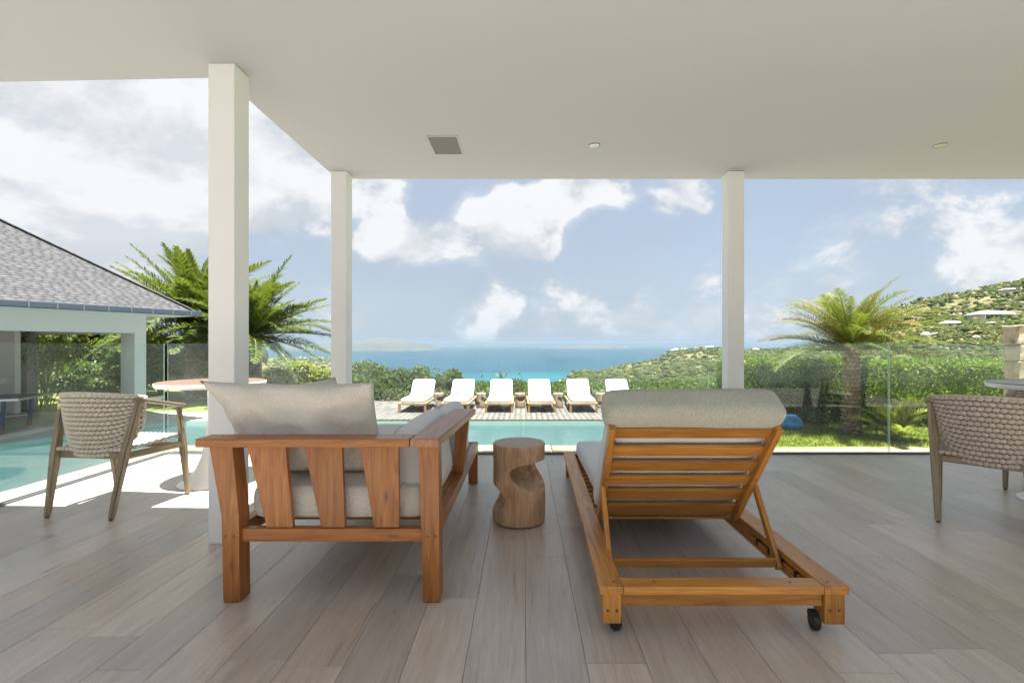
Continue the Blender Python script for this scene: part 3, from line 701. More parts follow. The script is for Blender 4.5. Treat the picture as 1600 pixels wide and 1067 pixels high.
for xx in (.379, 1.142):
    r_ = beam('ratchet_rail', (xx, 1.92, .135), (xx, 2.42, .135), .018, .034, TK, lg, bev=.003)
    for k in range(4): obj('notch_shade', boxbm(xx-.0105, xx+.0105, 1.99+k*.11, 2.012+k*.11, .131, .1535), 'black_rubber', lg)  # proud dark blocks stand for the shade inside the notches
# mattress: seat part, back part and rolled head
cushion('seat_mattress', .70, 1.50, .125, 'pale_cloth', lg, T(.785, 3.31, .240), .045, .006, .003, 4, 14)
Mb = Matrix((Vector((1, 0, 0)), upv, Vector((1, 0, 0)).cross(upv))).transposed().to_4x4(); Mb.translation = bp(.752, .50, -.098)
cushion('back_mattress', .745, .80, .125, 'pale_cloth', lg, Mb, .045, .004, .003, 5, 12)
Mh = Matrix((Vector((1, 0, 0)), upv, Vector((1, 0, 0)).cross(upv))).transposed().to_4x4(); Mh.translation = Vector((.738, 2.118, .820))
cushion('head_roll', .785, .135, .165, 'boucle_green', lg, Mh, .05, .004, .007, 6, 16)
for k, s in enumerate((.30, .455, .635, .83)):                  # mattress ties between the slats
    obj('tie', boxbm(0, .004, 0, .03, 0, .006), 'pipe_grey', lg, T(*bp(.475, s, -.03), R(48)))

def plug(parent, x, y, z, nrm):
    M, _ = frame((x, y, z), Vector((x, y, z))+Vector(nrm), (1, 0, 0) if abs(nrm[0]) < .5 else (0, 1, 0))
    obj('plug', lathe([(.0055, -.002), (.0055, .0008), (.001, .0008)], 14), 'plug_wood', parent, M @ Matrix.Rotation(R(90), 4, 'Y'))
for x in (.318, .352, 1.155, 1.19): plug(lg, x, 1.8095, .10, (0, -1, 0))
for x in (.345, 1.165, .50, 1.02): plug(lg, x, 1.84, .1930, (0, 0, 1))
for s_ in (.1, .5, .9):
    for x in (.398, 1.105): q = bp(x, s_, .026); plug(lg, q.x, q.y, q.z, tuple(nb))
for x in (-1.27, -1.235, -.41, -.375): plug(sofa, x, 2.0468, .285, (0, -1, 0))
for x in (-1.30, -1.12, -.88, -.64, -.52): plug(sofa, x, 2.075, .7051, (0, 0, 1))

# ------------------------------------------------------------------ carved stump side table
def bool_diff(o, cutters):
    for c in cutters:
        md = o.modifiers.new('b', 'BOOLEAN'); md.operation = 'DIFFERENCE'; md.object = c; md.solver = 'EXACT'
    dg = bpy.context.evaluated_depsgraph_get(); me = bpy.data.meshes.new_from_object(o.evaluated_get(dg)); o.modifiers.clear(); o.data = me
    for c in cutters: bpy.data.objects.remove(c)
def make_stump(r, h, name, m, M):
    prof = [(r*.86, 0), (r*.98, .012), (r*1.0, .03), (r*1.01, h*.25), (r*.985, h*.5), (r*.97, h*.75), (r*.985, h*.93), (r*.985, h-.006), (r*.965, h)]
    me = lathe(prof, 64); o = obj(name, me, m)
    for v in me.vertices:
        a = math.atan2(v.co.y, v.co.x); f = 1+.035*noise.noise(Vector((math.cos(a)*1.4, math.sin(a)*1.4, v.co.z*1.3)))+.012*noise.noise(Vector((math.cos(a)*6, math.sin(a)*6, v.co.z*3)))
        v.co.x *= f; v.co.y *= f
    def cut(kind, sc, loc, rot=(0, 0, 0)):
        bm = bmesh.new(); bmesh.ops.create_uvsphere(bm, u_segments=36, v_segments=22, radius=1); c = obj('cut', bm, None)
        c.matrix_basis = Matrix.Translation(loc) @ Matrix.Rotation(rot[2], 4, 'Z') @ Matrix.Rotation(rot[1], 4, 'Y') @ Matrix.Rotation(rot[0], 4, 'X') @ Matrix.Diagonal((*sc, 1)); return c
    cs = [cut(0, (r*1.35, r*1.15, h*.185), (r*.74, -r*.42, h*.62), (0, R(14), R(-30))),
          cut(0, (r*.62, r*1.2, h*.17), (-r*1.12, -r*.05, h*.33), (0, R(8), R(14)))]
    bpy.context.view_layer.update(); bool_diff(o, cs)
    o.data.materials.clear(); o.data.materials.append(MAT[m])
    o.data.polygons.foreach_set('use_smooth', [True]*len(o.data.polygons))
    try: o.data.set_sharp_from_angle(angle=R(38))
    except Exception: pass
    place(o, M); return o
o = make_stump(.166, .49, 'stump_table', 'stump', T(-.026, 3.02, 0))
tag(o, 'carved brown tree stump side table standing between the sofa and the lounger', 'side table')

# ------------------------------------------------------------------ woven rope chairs
def ico_unit(sub=1):
    bm = bmesh.new(); bmesh.ops.create_icosphere(bm, subdivisions=sub, radius=1); V = np.array([v.co[:] for v in bm.verts]); F = np.array([[v.index for v in f.verts] for f in bm.faces]); bm.free(); return V, F
ICO, ICF = ico_unit(2); ICO1, ICF1 = ico_unit(1)
def shell(u, v):
    """u -1..1 round the back, v 0..1 up; local chair coordinates, chair faces +y"""
    th = u*R(66); zb = .372+.19*abs(u)**4; zt = .795-.035*abs(u)**2; z = zb+(zt-zb)*v
    k = (z-.37)/.42; rad = .74+.26*min(1, max(0, k))**.5
    return Vector((.322*math.sin(th)*rad, .02-.285*math.cos(th)*rad, z))
def rope_field(fn, nu, nv, su, sv, thick):
    parts = []
    for j in range(nv):
        for i in range(nu):
            o_ = .5 if j % 2 else 0; u = -1+2*(i+.5+o_)/nu
            if u > 1: continue
            v = (j+.5)/nv; e = .01
            p = fn(u, v); du = fn(min(u+e, 1), v)-fn(u-e, v); dv = fn(u, min(v+e, 1))-fn(u, v-e)
            lu = du.length/(e+min(e, 1-u))*(2/nu)*.5*su; lv = dv.length/(e+min(e, 1-v))/nv*.5*sv
            X = du.normalized(); Z = X.cross(dv).normalized(); Y = Z.cross(X)
            tl = R(16)*(1 if j % 2 else -1); X2 = X*math.cos(tl)+Y*math.sin(tl); Y2 = -X*math.sin(tl)+Y*math.cos(tl)
            B = np.array([list(X2*lu), list(Y2*lv), list(Z*thick)])
            parts.append((ICO @ B+np.array(p), ICF))
    return merge(parts)
def sheet(fn, nu=24, nv=8, off=0):
    V = []; F = []
    for j in range(nv+1):
        for i in range(nu+1):
            V.append(fn(-1+2*i/nu, j/nv))
    for j in range(nv):
        for i in range(nu): a = j*(nu+1)+i; F.append((a, a+1, a+nu+2, a+nu+1))
    return pyd(V, F)
def make_chair(label, ropem, woodm, loc, rz):
    t = thing('rope_chair', label, 'chair', loc, rz, 'rope chairs at the small round tables'); B = WM[t]
    def b(n, p0, p1, w, d, **k): return beam(n, B @ Vector(p0), B @ Vector(p1), w, d, woodm, t, **k)
    for s in (-1, 1):
        # rear leg in two raked lengths, one mesh
        for nm, a, m_, c, w in (('leg', (.225*s, -.265, .006), (.248*s, -.195, .40), (.282*s, -.125, .735), .042), ('leg', (.285*s, .268, .006), (.285*s, .225, .37), (.287*s, .185, .652), .038)):
            M, L = frame(B @ Vector(a), B @ Vector(c)); Mi = M.inverted(); bm = bmesh.new(); rings = []
            for q, wx, wy in ((a, w*.72, w*.75), (m_, w*1.15, w*1.1), (c, w*.78, w*.8)):
                ring = []
                for dx, dy in ((-1, -1), (1, -1), (1, 1), (-1, 1)):
                    ring.append(bm.verts.new(Mi @ (B @ Vector((q[0]+dx*wx/2, q[1]+dy*wy/2, q[2])))))
                rings.append(ring)
            bm.faces.new(rings[0][::-1]); bm.faces.new(rings[-1])
            for r0, r1 in zip(rings, rings[1:]):
                for i in range(4): bm.faces.new([r0[i], r0[(i+1) % 4], r1[(i+1) % 4], r1[i]])
            bmesh.ops.recalc_face_normals(bm, faces=bm.faces[:]); bmesh.ops.bevel(bm, geom=bm.edges[:], offset=.006, segments=2, affect='EDGES')
            lgo = obj('leg', bm, woodm, t, M, False)
            obj('foot_glide', lathe([(.001, 0), (.011, 0), (.011, .008), (.001, .008)], 12), 'black_rubber', lgo, B @ Matrix.Translation((a[0], a[1], 0)))
        b('arm', (.284*s, -.15, .748), (.288*s, .225, .662), .046, .024, bev=.006)
        b('side_rail', (.250*s, -.17, .385), (.281*s, .215, .385), .024, .042)
    b('rear_rail', (-.245, -.175, .385), (.245, -.175, .385), .024, .042); b('front_rail', (-.275, .215, .375), (.275, .215, .375), .024, .036)
    core = obj('shell_core', sheet(shell), 'rope_core', t, B, True)
    V, F = rope_field(shell, 22, 14, 1.2, 1.0, .0125); w = obj('rope_weave', npmesh(V, F), ropem, t, B, True); tag(w, kind='stuff')
    # braided top edge
    parts = []
    for k in range(64):
        u = -1+2*k/63; p = shell(u, 1); d = (shell(min(1, u+.02), 1)-shell(max(-1, u-.02), 1)).normalized(); Zv = Vector((0, 0, 1)); Yv = Zv.cross(d).normalized()
        X2 = (d+Yv*(.55 if k % 2 else -.55)).normalized(); Y2 = Zv.cross(X2)
        parts.append((ICO @ np.array([list(X2*.015), list(Y2*.0095), list(Zv*.0085)])+np.array(p), ICF))
    V, F = merge(parts); tag(obj('rope_braid', npmesh(V, F), ropem, t, B, True), kind='stuff')
    def seat(u, v):
        y = -.21+.44*v; wd = .235+.03*v; return Vector((u*wd, y, .425-.018*(1-u*u)*(1-(2*v-1)**2)+.025*(v > .0)*v))
    obj('seat_core', sheet(seat, 10, 8), 'rope_core', t, B, True)
    V, F = rope_field(seat, 15, 17, 1.15, 1.15, .014); tag(obj('seat_weave', npmesh(V, F), ropem, t, B, True), kind='stuff')
    return t
c1 = make_chair('pale rope chair with wooden legs standing in the sun patch left of the post', 'rope_light', 'grey_wood', (-2.785, 3.30, 0), R(-6))
c2 = make_chair('taupe rope chair with its back turned, at the dark round table on the right', 'rope_taupe', 'grey_wood', (2.93, 3.0, 0), R(-48))
c3 = copy_tree(c2, None, T(4.06, 3.60, 0, 0, 0, R(128))); c3['label'] = 'rope chair almost wholly out of view, one leg showing beyond the dark round table'

# ------------------------------------------------------------------ round pedestal tables
def round_table(loc, r, h, topm, label):
    t = thing('pedestal_table', label, 'table', loc, 0, 'small round tables on white trumpet pedestals'); M = Matrix.Translation(loc)
    obj('pedestal', lathe([(.235, 0), (.24, .007), (.225, .015), (.17, .045), (.12, .11), (.082, .20), (.055, .31), (.038, .45), (.034, .60), (.036, h-.04), (.09, h-.035)], 64), 'white_lacquer', t, M, True)
    obj('rim', lathe([(r-.03, h-.034), (r-.006, h-.030), (r, h-.018), (r, h-.004), (r-.004, h), (r-.02, h)], 96), 'white_lacquer', t, M)
    obj('tabletop', lathe([(.001, h+.0005), (r-.008, h+.0005), (r-.008, h+.004), (r-.012, h+.006), (.001, h+.006)], 96), topm, t, M)
    return t
round_table((-2.50, 3.86, 0), .385, .805, 'tabletop_tan', 'round table with tan top and white pedestal, half behind the nearest post')
round_table((3.76, 3.34, 0), .40, .825, 'tabletop_dark', 'round table with dark top and white pedestal at the right edge')

# ------------------------------------------------------------------ far loungers and stump stools by the pool
def far_lounger(X, label, seed):
    t = thing('pool_lounger', label, 'sun lounger', (X, 14.1, LOW+.05), 0, 'white cushioned loungers in a row beyond the pool'); z = LOW+.05; y0 = 13.13
    for s in (-1, 1):
        beam('side_rail', (X+s*.36, y0, z+.235), (X+s*.36, y0+1.95, z+.235), .06, .05, 'teak_far', t, bev=.004)
        for yy in (y0+.035, y0+1.9): beam('leg', (X+s*.355, yy, z), (X+s*.355, yy, z+.21), .06, .06, 'teak_far', t, bev=.004)
    beam('end_rail', (X-.33, y0+.03, z+.235), (X+.33, y0+.03, z+.235), .055, .05, 'teak_far', t); beam('end_rail', (X-.33, y0+1.9, z+.235), (X+.33, y0+1.9, z+.235), .055, .05, 'teak_far', t)
    cushion('seat_cushion', .68, 1.28, .11, 'white_cloth', t, T(X, y0+.68, z+.315), .04, .008, .003, seed, 6)
    cushion('back_cushion', .68, .78, .11, 'white_cloth', t, T(X, y0+1.50, z+.50, R(43)), .04, .006, .003, seed+1, 6)
    for s in (-1, 1): beam('back_support', (X+s*.28, y0+1.22, z+.25), (X+s*.28, y0+1.72, z+.66), .03, .03, 'teak_far', t)
    beam('prop', (X+.3, y0+1.56, z+.5), (X+.3, y0+1.8, z+.24), .025, .025, 'teak_far', t)
    bolster('head_bolster', (X-.22, y0+1.22, z+.455), (X+.22, y0+1.22, z+.455), .065, 'white_cloth', t, 14)
    return t
far_lab = ['white lounger at the left end of the row beyond the pool', 'white lounger second in the row, its foot hidden by the sofa arm', 'white lounger third in the row, just above the stump table',
           'white lounger fourth in the row, between stump table and lounger back', 'white lounger fifth in the row, just left of the teak lounger headrest', 'white lounger last in the row, mostly hidden by the teak lounger headrest']
fxs = [-3.06, -1.857, -.675, .487, 1.66, 2.86]
for i, (X, lb) in enumerate(zip(fxs, far_lab)):
    t = far_lounger(X, lb, i*2); t.rotation_euler.z = R((.6, -1.1, .4, 1.0, -.7, .3)[i])
stl = ['weathered stump stool between the first and second white loungers', 'weathered stump stool between the second and third white loungers', 'weathered stump stool between the third and fourth white loungers', 'weathered stump stool between the fourth and fifth white loungers', 'weathered stump stool between the fifth and last white loungers']
st0 = make_stump(.145, .43, 'stump_stool', 'weathered_stump', T(-2.50, 14.2, LOW+.05)); tag(st0, stl[0], 'stool', 'stump stools between the pool loungers')
for X, lb, rz in ((-1.25, stl[1], 20), (-.10, stl[2], -40), (1.03, stl[3], 10), (2.28, stl[4], 70)):
    c = st0.copy(); COL.objects.link(c); c.matrix_basis = T(X, 14.2, LOW+.05, 0, 0, R(rz)); c['label'] = lb

# ------------------------------------------------------------------ pavilion
av = Vector((-.435, -.90)).normalized(); bv = Vector((-av.y*-1, av.x)) ; bv = Vector((-.90, .435)).normalized()
C0 = Vector((-8.21, 12.0)); ZE = 1.93; TP = .744; OV = .72; HW = 3.72; LEN = 11.5
pav = thing('pavilion', 'white poolside pavilion with grey slate hip roof and open sides', 'pavilion', (C0.x-4, C0.y-2, LOW))
def pl(s, u, z=0): q = C0+av*s+bv*u; return Vector((q.x, q.y, z))
# roof shell
rz_ = ZE+HW*TP
rb = pyd([pl(0, 0, ZE), pl(LEN, 0, ZE), pl(LEN, 2*HW, ZE), pl(0, 2*HW, ZE), pl(HW, HW, rz_), pl(LEN-HW, HW, rz_)], [(0, 1, 5, 4), (1, 2, 5), (2, 3, 4, 5), (3, 0, 4), (0, 3, 2, 1)])
obj('roof', rb, 'dark_metal', pav)
# slates on the slope facing the pool and the far slope
parts = []; ex = .090; sl_len = math.sqrt(HW**2+(HW*TP)**2); cp = 1/math.sqrt(1+TP*TP)
nrow = int(sl_len/ex)
for j in range(nrow):
    w0 = j*ex; inn = w0*cp; s = inn+.02; s_end = LEN-inn-.02
    s -= (j % 2)*.11
    while s < s_end:
        w = random.uniform(.13, .21); a, b_ = max(s+.0015, inn), min(s+w-.0015, s_end); s += w
        if b_-a < .03: continue
        if a > 8.2: continue
        th = .007+random.uniform(-.001, .002); l1 = ex*1.35; tj = random.uniform(-.003, .003)
        Vv = []
        for (ss, ww, hh) in ((a, w0-.0+tj, .012), (b_, w0+tj, .012), (b_, w0+l1, .004), (a, w0+l1, .004)):
            Vv.append((ss, ww, hh))
        bot = [pl(q[0], q[1]*cp, ZE+q[1]*cp*TP)+Vector((0, 0, q[2])) for q in Vv]
        top = [q+Vector((0, 0, (th if i < 2 else .006))) for i, q in enumerate(bot)]
        parts.append((np.array([list(q) for q in bot+top]), FB))
V, F = merge(parts); tag(obj('slates', npmesh(V, F), 'slate', pav), kind='stuff')
# hip capping
hp0, hp1 = pl(0, 0, ZE+.02), pl(HW, HW, rz_+.03); nc = 20
for k in range(nc): beam('hip_cap', hp0.lerp(hp1, k/nc), hp0.lerp(hp1, (k+1.12)/nc)+Vector((0, 0, .006)), .16, .02, 'slate', pav, bev=.003)
# gutter and brackets
M_, L_ = frame(pl(-.08, -.06, ZE-.05), pl(LEN, -.06, ZE-.05)); beam('gutter', pl(-.10, -.06, ZE-.045), pl(LEN, -.06, ZE-.045), .11, .12, 'gutter_metal', pav, bev=.015)
beam('gutter', pl(-.06, -.0, ZE-.045), pl(-.06, 2*HW, ZE-.045), .11, .12, 'gutter_metal', pav, bev=.015)
for k in range(22): q = pl(.15+k*.42, -.122, ZE-.045); beam('gutter_bracket', q+Vector((0, 0, -.062)), q+Vector((0, 0, .062)), .014, .02, 'steel', pav, bev=0)
# soffit, beams, piers, walls
obj('soffit', pyd([pl(-.02, 0, ZE-.112), pl(LEN, 0, ZE-.112), pl(LEN, 2*HW, ZE-.112), pl(-.02, 2*HW, ZE-.112)], [(0, 1, 2, 3)]), 'cool_paint', pav)
def pbox(name, s0, s1, u0, u1, z0, z1, m='cool_paint'):
    pts = [pl(s0, u0), pl(s1, u0), pl(s1, u1), pl(s0, u1)]
    return obj(name, poly([(p.x, p.y) for p in pts], z0, z1), m, pav)
ZL = 1.385; TOPZ = ZE-.114; D2 = 2*HW-OV
pbox('beam', OV, LEN-OV, OV, OV+.36, ZL, TOPZ); pbox('beam', OV, OV+.24, OV+.361, D2-.36, ZL+.002, TOPZ)
pbox('pier', OV, OV+.24, OV, OV+.62, LOW+.012, ZL-.001); pbox('pier', OV, OV+.24, D2-.30, D2, LOW+.012, ZL-.001)
pbox('pier', OV+6.4, OV+6.75, OV, OV+.36, LOW+.012, ZL-.001)
pbox('wall', OV, LEN-OV, D2+.001, D2+.2, LOW+.012, TOPZ); pbox('wall', OV+.6, OV+.72, D2-1.0, D2, LOW+.012, TOPZ, 'white_paint')
pbox('floor', -.02, LEN, OV-.35, 2*HW, LOW, LOW+.011, 'grey_paving')
# cabinet and shelf seen in the gloom at the back of the pavilion
def tp(px, py, Y): return Vector(((px-818)*Y/750, Y, 1.1-(py-540)*Y/750))
# ping-pong table
pp = thing('table_tennis_table', 'dark blue table tennis table under the pavilion roof', 'table', (-11.9, 10.4, LOW))
q0, q1 = Vector((-10.90, 10.75, -.05)), Vector((-13.3, 9.7, -.05))
beam('tabletop', q0, q1, 1.45, .03, 'blue_table', pp, bev=.004)
dirn = (q1-q0).normalized(); sd = Vector((-dirn.y, dirn.x, 0))
for a, b_ in ((.35, -.55), (.35, .55), (2.2, -.55), (2.2, .55)):
    q = q0+dirn*a+sd*b_; l = beam('leg', Vector((q.x, q.y, LOW+.07)), Vector((q.x+.06, q.y, -.07)), .06, .06, 'blue_table', pp)
    obj('wheel', lathe([(.001, -.02), (.04, -.02), (.05, 0), (.04, .02), (.001, .02)], 16), 'red_plastic', l, T(q.x, q.y, LOW+.065, R(90), 0, 0))
beam('edge_trim', q0+sd*.733+Vector((0, 0, 0)), q1+sd*.733, .008, .045, 'steel', pp, bev=0); beam('edge_trim', q0-sd*.733, q1-sd*.733, .008, .045, 'steel', pp, bev=0)
beam('edge_trim', q0-sd*.73-dirn*.006, q0+sd*.73-dirn*.006, .008, .045, 'steel', pp, bev=0)
beam('brace', q0+dirn*.3-sd*.6+Vector((0, 0, -.45)), q0+dirn*2.2-sd*.6+Vector((0, 0, -.62)), .03, .03, 'steel', pp)

# ------------------------------------------------------------------ palms
def frond_mesh(L, n, leaf, droop, seed, wid=.03, vee=.5):
    """frond along +X rising then drooping; returns V,F for leaflets and stem"""
    r = np.random.default_rng(seed); parts = []; pts = []
    ang = .0; p = np.array([0., 0., 0.]); seg = 26; ds = L/seg; curve = []
    for i in range(seg+1):
        t = i/seg; a = -droop*t**1.7; curve.append((p.copy(), a)); p = p+ds*np.array([math.cos(a), 0, math.sin(a)])
    def at(t):
        f = t*seg; i = min(int(f), seg-1); q, a = curve[i]; q2, a2 = curve[i+1]; w = f-i; return q*(1-w)+q2*w, a*(1-w)+a2*w
    V = []; F = []
    for k in range(n):
        t = .10+.90*k/n; q, a = at(t); tx = np.array([math.cos(a), 0, math.sin(a)]); nz_ = np.array([-math.sin(a), 0, math.cos(a)])
        ll = leaf*(math.sin(math.pi*min(1, .12+t*.86))**.7)*(.85+.3*r.random())
        for s in (-1, 1):
            fwd = .55+.55*t+r.normal()*.10; d = tx*fwd+np.array([0, s, 0])*1.0+nz_*(vee+r.normal()*.22); d /= np.linalg.norm(d)
            wv = np.cross(d, nz_); wv /= np.linalg.norm(wv); w = wid*(.8+.4*r.random()); sag = np.array([0, 0, -ll*.22*(.6+.8*r.random())])
            o = len(V); V += [q-wv*w*.35, q+wv*w*.35, q+d*ll*.5+wv*w*.5, q+d*ll*.5-wv*w*.5, q+d*ll+sag]; F += [(o, o+1, o+2, o+3), (o+3, o+2, o+4, o+4)]
    # stem
    Vs = []; Fs = []
    for i in range(0, seg+1, 2):
        q, a = curve[i]; w = .022*(1-.85*i/seg)*max(1, L/2.2); o = len(Vs)
        nz_ = np.array([-math.sin(a), 0, math.cos(a)]); Vs += [q+np.array([0, w, 0]), q+nz_*w*.7, q-np.array([0, w, 0]), q-nz_*w*.6]
        if i:
            for e in range(4): Fs.append((o-4+e, o-4+(e+1) % 4, o+(e+1) % 4, o+e))
    faces = [f if f[2] != f[3] else f[:3] for f in F]
    o = len(V); me = pyd(V+Vs, faces+[tuple(x+o for x in f) for f in Fs]); return me, len(faces)
def frond_set(L, n, leaf, mats, seeds, wid, vee, droops):
    out = []
    for sd_, dr in zip(seeds, droops):
        for m_ in mats:
            me, nf = frond_mesh(L, n, leaf, dr, sd_, wid, vee); me.materials.append(MAT[m_]); me.materials.append(MAT['palm_stem'])
            mi = [0]*nf+[1]*(len(me.polygons)-nf); me.polygons.foreach_set('material_index', mi); out.append((me, m_))
    return out
def trunk(name, base, top, r0, r1, parent, tiles=True):
    L = (Vector(top)-Vector(base)).length; M, _ = frame(base, top, (0, 1, 0))
    M = Matrix.Translation(base); prof = [(r0*(1+.25*math.exp(-z*6)) + (r1-r0)*z/L, z) for z in np.linspace(0, L, 18)]; me = lathe(prof, 20)
    tr = obj(name, me, 'bark', parent, M, True)
    if tiles:
        parts = []; rows = int(L/.085)
        for j in range(rows):
            z = .04+j*L/rows; rr = r0*(1+.25*math.exp(-z*6))+(r1-r0)*z/L; nn = 11
            for i in range(nn):
                a = 2*math.pi*(i+(.5 if j % 2 else 0))/nn; ca, sa = math.cos(a), math.sin(a); w = rr*math.pi/nn*1.0; hgt = L/rows*.95
                bl = np.array([[-w, -.012, 0], [w, -.012, 0], [w*.9, -.01, hgt*.5], [0, .02+.02*random.random(), hgt*1.15], [-w*.9, -.01, hgt*.5], [0, .045+.02*random.random(), hgt*.45]])
                Rm = np.array([[-sa, ca, 0], [ca, sa, 0], [0, 0, 1]]); P = bl @ Rm + np.array([rr*ca, rr*sa, z])
                parts.append((P, np.array([[0, 1, 5], [1, 2, 5], [2, 3, 5], [3, 4, 5], [4, 0, 5]])))
        V, F = merge(parts); tag(obj('leaf_scars', npmesh(V, F), 'bark_tile', tr, M), kind='stuff')
    return tr
def palm(name, label, base, crown, r0, r1, fset, nf, elev, group=None, drymesh=None, seed=1, bias=None, scale=1.0):
    t = thing(name, label, 'palm tree', base, 0, group); rr = random.Random(seed); trunk('trunk', base, crown, r0, r1, t)
    for k in range(nf):
        az = k*2.39996+rr.uniform(-.25, .25); f = (k+.5)/nf; el = elev[1]+(elev[0]-elev[1])*f+rr.uniform(-.12, .12)
        me, mn = fset[rr.randrange(len(fset))]; sc = scale*rr.uniform(.8, 1.08)*(1-.25*(1-f) if f < .12 else 1)
        M = Matrix.Translation(crown) @ Matrix.Rotation(az, 4, 'Z') @ Matrix.Rotation(-el, 4, 'Y') @ Matrix.Rotation(rr.uniform(-.35, .35), 4, 'X') @ Matrix.Scale(sc, 4)
        o = link(bpy.data.objects.new('frond', me)); place(o, M, t)
    if drymesh:
        for k in range(12):
            M = Matrix.Translation(Vector(crown)-Vector((0, 0, .1))) @ Matrix.Rotation(k*2.4+.4, 4, 'Z') @ Matrix.Rotation(R(rr.uniform(10, 55)), 4, 'Y') @ Matrix.Scale(rr.uniform(.3, .45)*scale, 4)
            o = link(bpy.data.objects.new('old_frond', drymesh)); place(o, M, t)
    return t
big = frond_set(3.3, 100, .52, ['palm_leaf'], [1, 2, 3], .034, .45, [.35, .6, .9])
dry = frond_set(3.0, 46, .4, ['palm_dry'], [5], .035, .3, [1.3])
palm('palm_tree', 'tall feathery palm between the pavilion roof and the nearest post', (-11.3, 16.6, LOW), (-11.3, 16.6, 1.75), .32, .30, big, 70, (R(-12), R(86)), 'date palms beyond the pool', dry[0][0], 4, None, 1.0)
palm('palm_tree', 'broad palm with arching fronds showing right of the nearest post', (-9.2, 16.2, LOW), (-9.2, 16.2, 1.45), .30, .28, big, 62, (R(-18), R(82)), 'date palms beyond the pool', dry[0][0], 8, None, .86)
med = frond_set(2.0, 84, .33, ['palm_leaf', 'palm_leaf_gold', 'palm_leaf', 'palm_leaf_gold', 'palm_leaf', 'palm_leaf_gold', 'palm_dry'], [11, 12], .013, .5, [.65, 1.1])
palm('palm_tree', 'date palm with thick scaly trunk growing in the lawn before the clipped hedge', (6.93, 10.15, LOW), (6.93, 10.15, .98), .15, .12, med, 66, (R(6), R(80)), None, None, 5, None, .90)
yo = frond_set(.95, 40, .26, ['leaf_yellow'], [21, 22], .022, .5, [.6, 1.0])
t = thing('young_palm', 'small yellow-green young palm in front of the hedge, right of the date palm', 'palm', (7.25, 9.35, LOW))
for k in range(15):
    M = Matrix.Translation((7.25, 9.35, LOW+.03)) @ Matrix.Rotation(k*2.4, 4, 'Z') @ Matrix.Rotation(-R(random.uniform(35, 84)), 4, 'Y') @ Matrix.Scale(random.uniform(.8, 1.15), 4)
    place(link(bpy.data.objects.new('frond', yo[k % 2][0])), M, t)

# ------------------------------------------------------------------ hedges, shrubs, trees
def shrub(name, label, cat, clumps, n, size, m, group=None, up=.3, aspect=.5, stem=None, core=True, parentkind=None):
    """clumps: list of (centre, radii)"""
    base = clumps[0][0]; t = thing(name, label, cat, (base[0], base[1], LOW), 0, group)
    tot = sum(r[0]*r[2]+r[0]*r[1] for c, r in clumps); parts = []
    for i, (c, r) in enumerate(clumps):
        parts.append(leaves(blob_pts(max(40, int(n*(r[0]*r[2]+r[0]*r[1])/tot)), c, r, .45, .35, i*7.3+base[0]), size, up, aspect))
    V, F = merge(parts); tag(obj('crown', npmesh(V, F), m, t), kind=parentkind)
    if core:
        cp_ = []
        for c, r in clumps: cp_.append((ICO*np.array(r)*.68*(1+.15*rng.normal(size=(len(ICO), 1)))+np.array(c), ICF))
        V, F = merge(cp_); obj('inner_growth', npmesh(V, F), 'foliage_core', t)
    for (p, q, w) in (stem or [((base[0], base[1], LOW), base, .05)]):
        beam('stem' if w < .06 else 'trunk', p, q, w, w, 'bark', t, bev=0, w1=w*.5)
    return t
# clipped hedge on the right
def hedge(label, x0, x1, yA, yB, th, h, n, size, m):
    t = thing('hedge', label, 'hedge', ((x0+x1)/2, (yA+yB)/2, LOW)); V = []
    P = np.zeros((n, 3)); a = rng.random(n); P[:, 0] = x0+(x1-x0)*a; yc = yA+(yB-yA)*a
    face = rng.random(n); front = face < .55; top = ~front & (face < .86); e = ~(front | top)
    zz = rng.random(n)*h; P[:, 2] = LOW+zz; P[:, 1] = yc+np.where(front, 0, rng.random(n)*th)
    bumpv = np.array([noise.noise(Vector((p[0]*1.1, p[1]*2, p[2]*1.6)))*.13+noise.noise(Vector((p[0]*4, p[1]*3, p[2]*4)))*.07 for p in P])
    P[:, 1] -= np.where(front, bumpv+.16*rng.random(n)**2-.05, 0)
    hb_ = np.array([noise.noise(Vector((p[0]*1.6, p[1], 3.3)))*.09+noise.noise(Vector((p[0]*6, p[1]*5, 3.3)))*.06 for p in P]); P[:, 2] = np.where(top, LOW+h+hb_-.12*rng.random(n)+.04, P[:, 2])
    side = rng.random(n) < .5; P[:, 0] = np.where(e & side, x0+.1*rng.random(n)-.05, P[:, 0]); P[:, 1] = np.where(e & side, yA+rng.random(n)*th, P[:, 1])
    D = rng.normal(size=(n, 3))*.6; D[:, 1] -= np.where(front, .7, 0); D[:, 2] += np.where(top, 1.0, .45)
    Vv, Ff = leaves(P, size, 0, .5, D=D); tag(obj('foliage', npmesh(Vv, Ff), m, t), kind='stuff')
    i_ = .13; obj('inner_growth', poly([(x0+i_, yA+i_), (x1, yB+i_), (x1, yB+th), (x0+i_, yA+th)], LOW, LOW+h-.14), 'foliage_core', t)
    return t
hedge('tall clipped bright green hedge along the far side of the right lawn', 5.15, 12.5, 11.6, 10.6, 1.1, 1.50, 52000, .062, 'leaf_hedge')
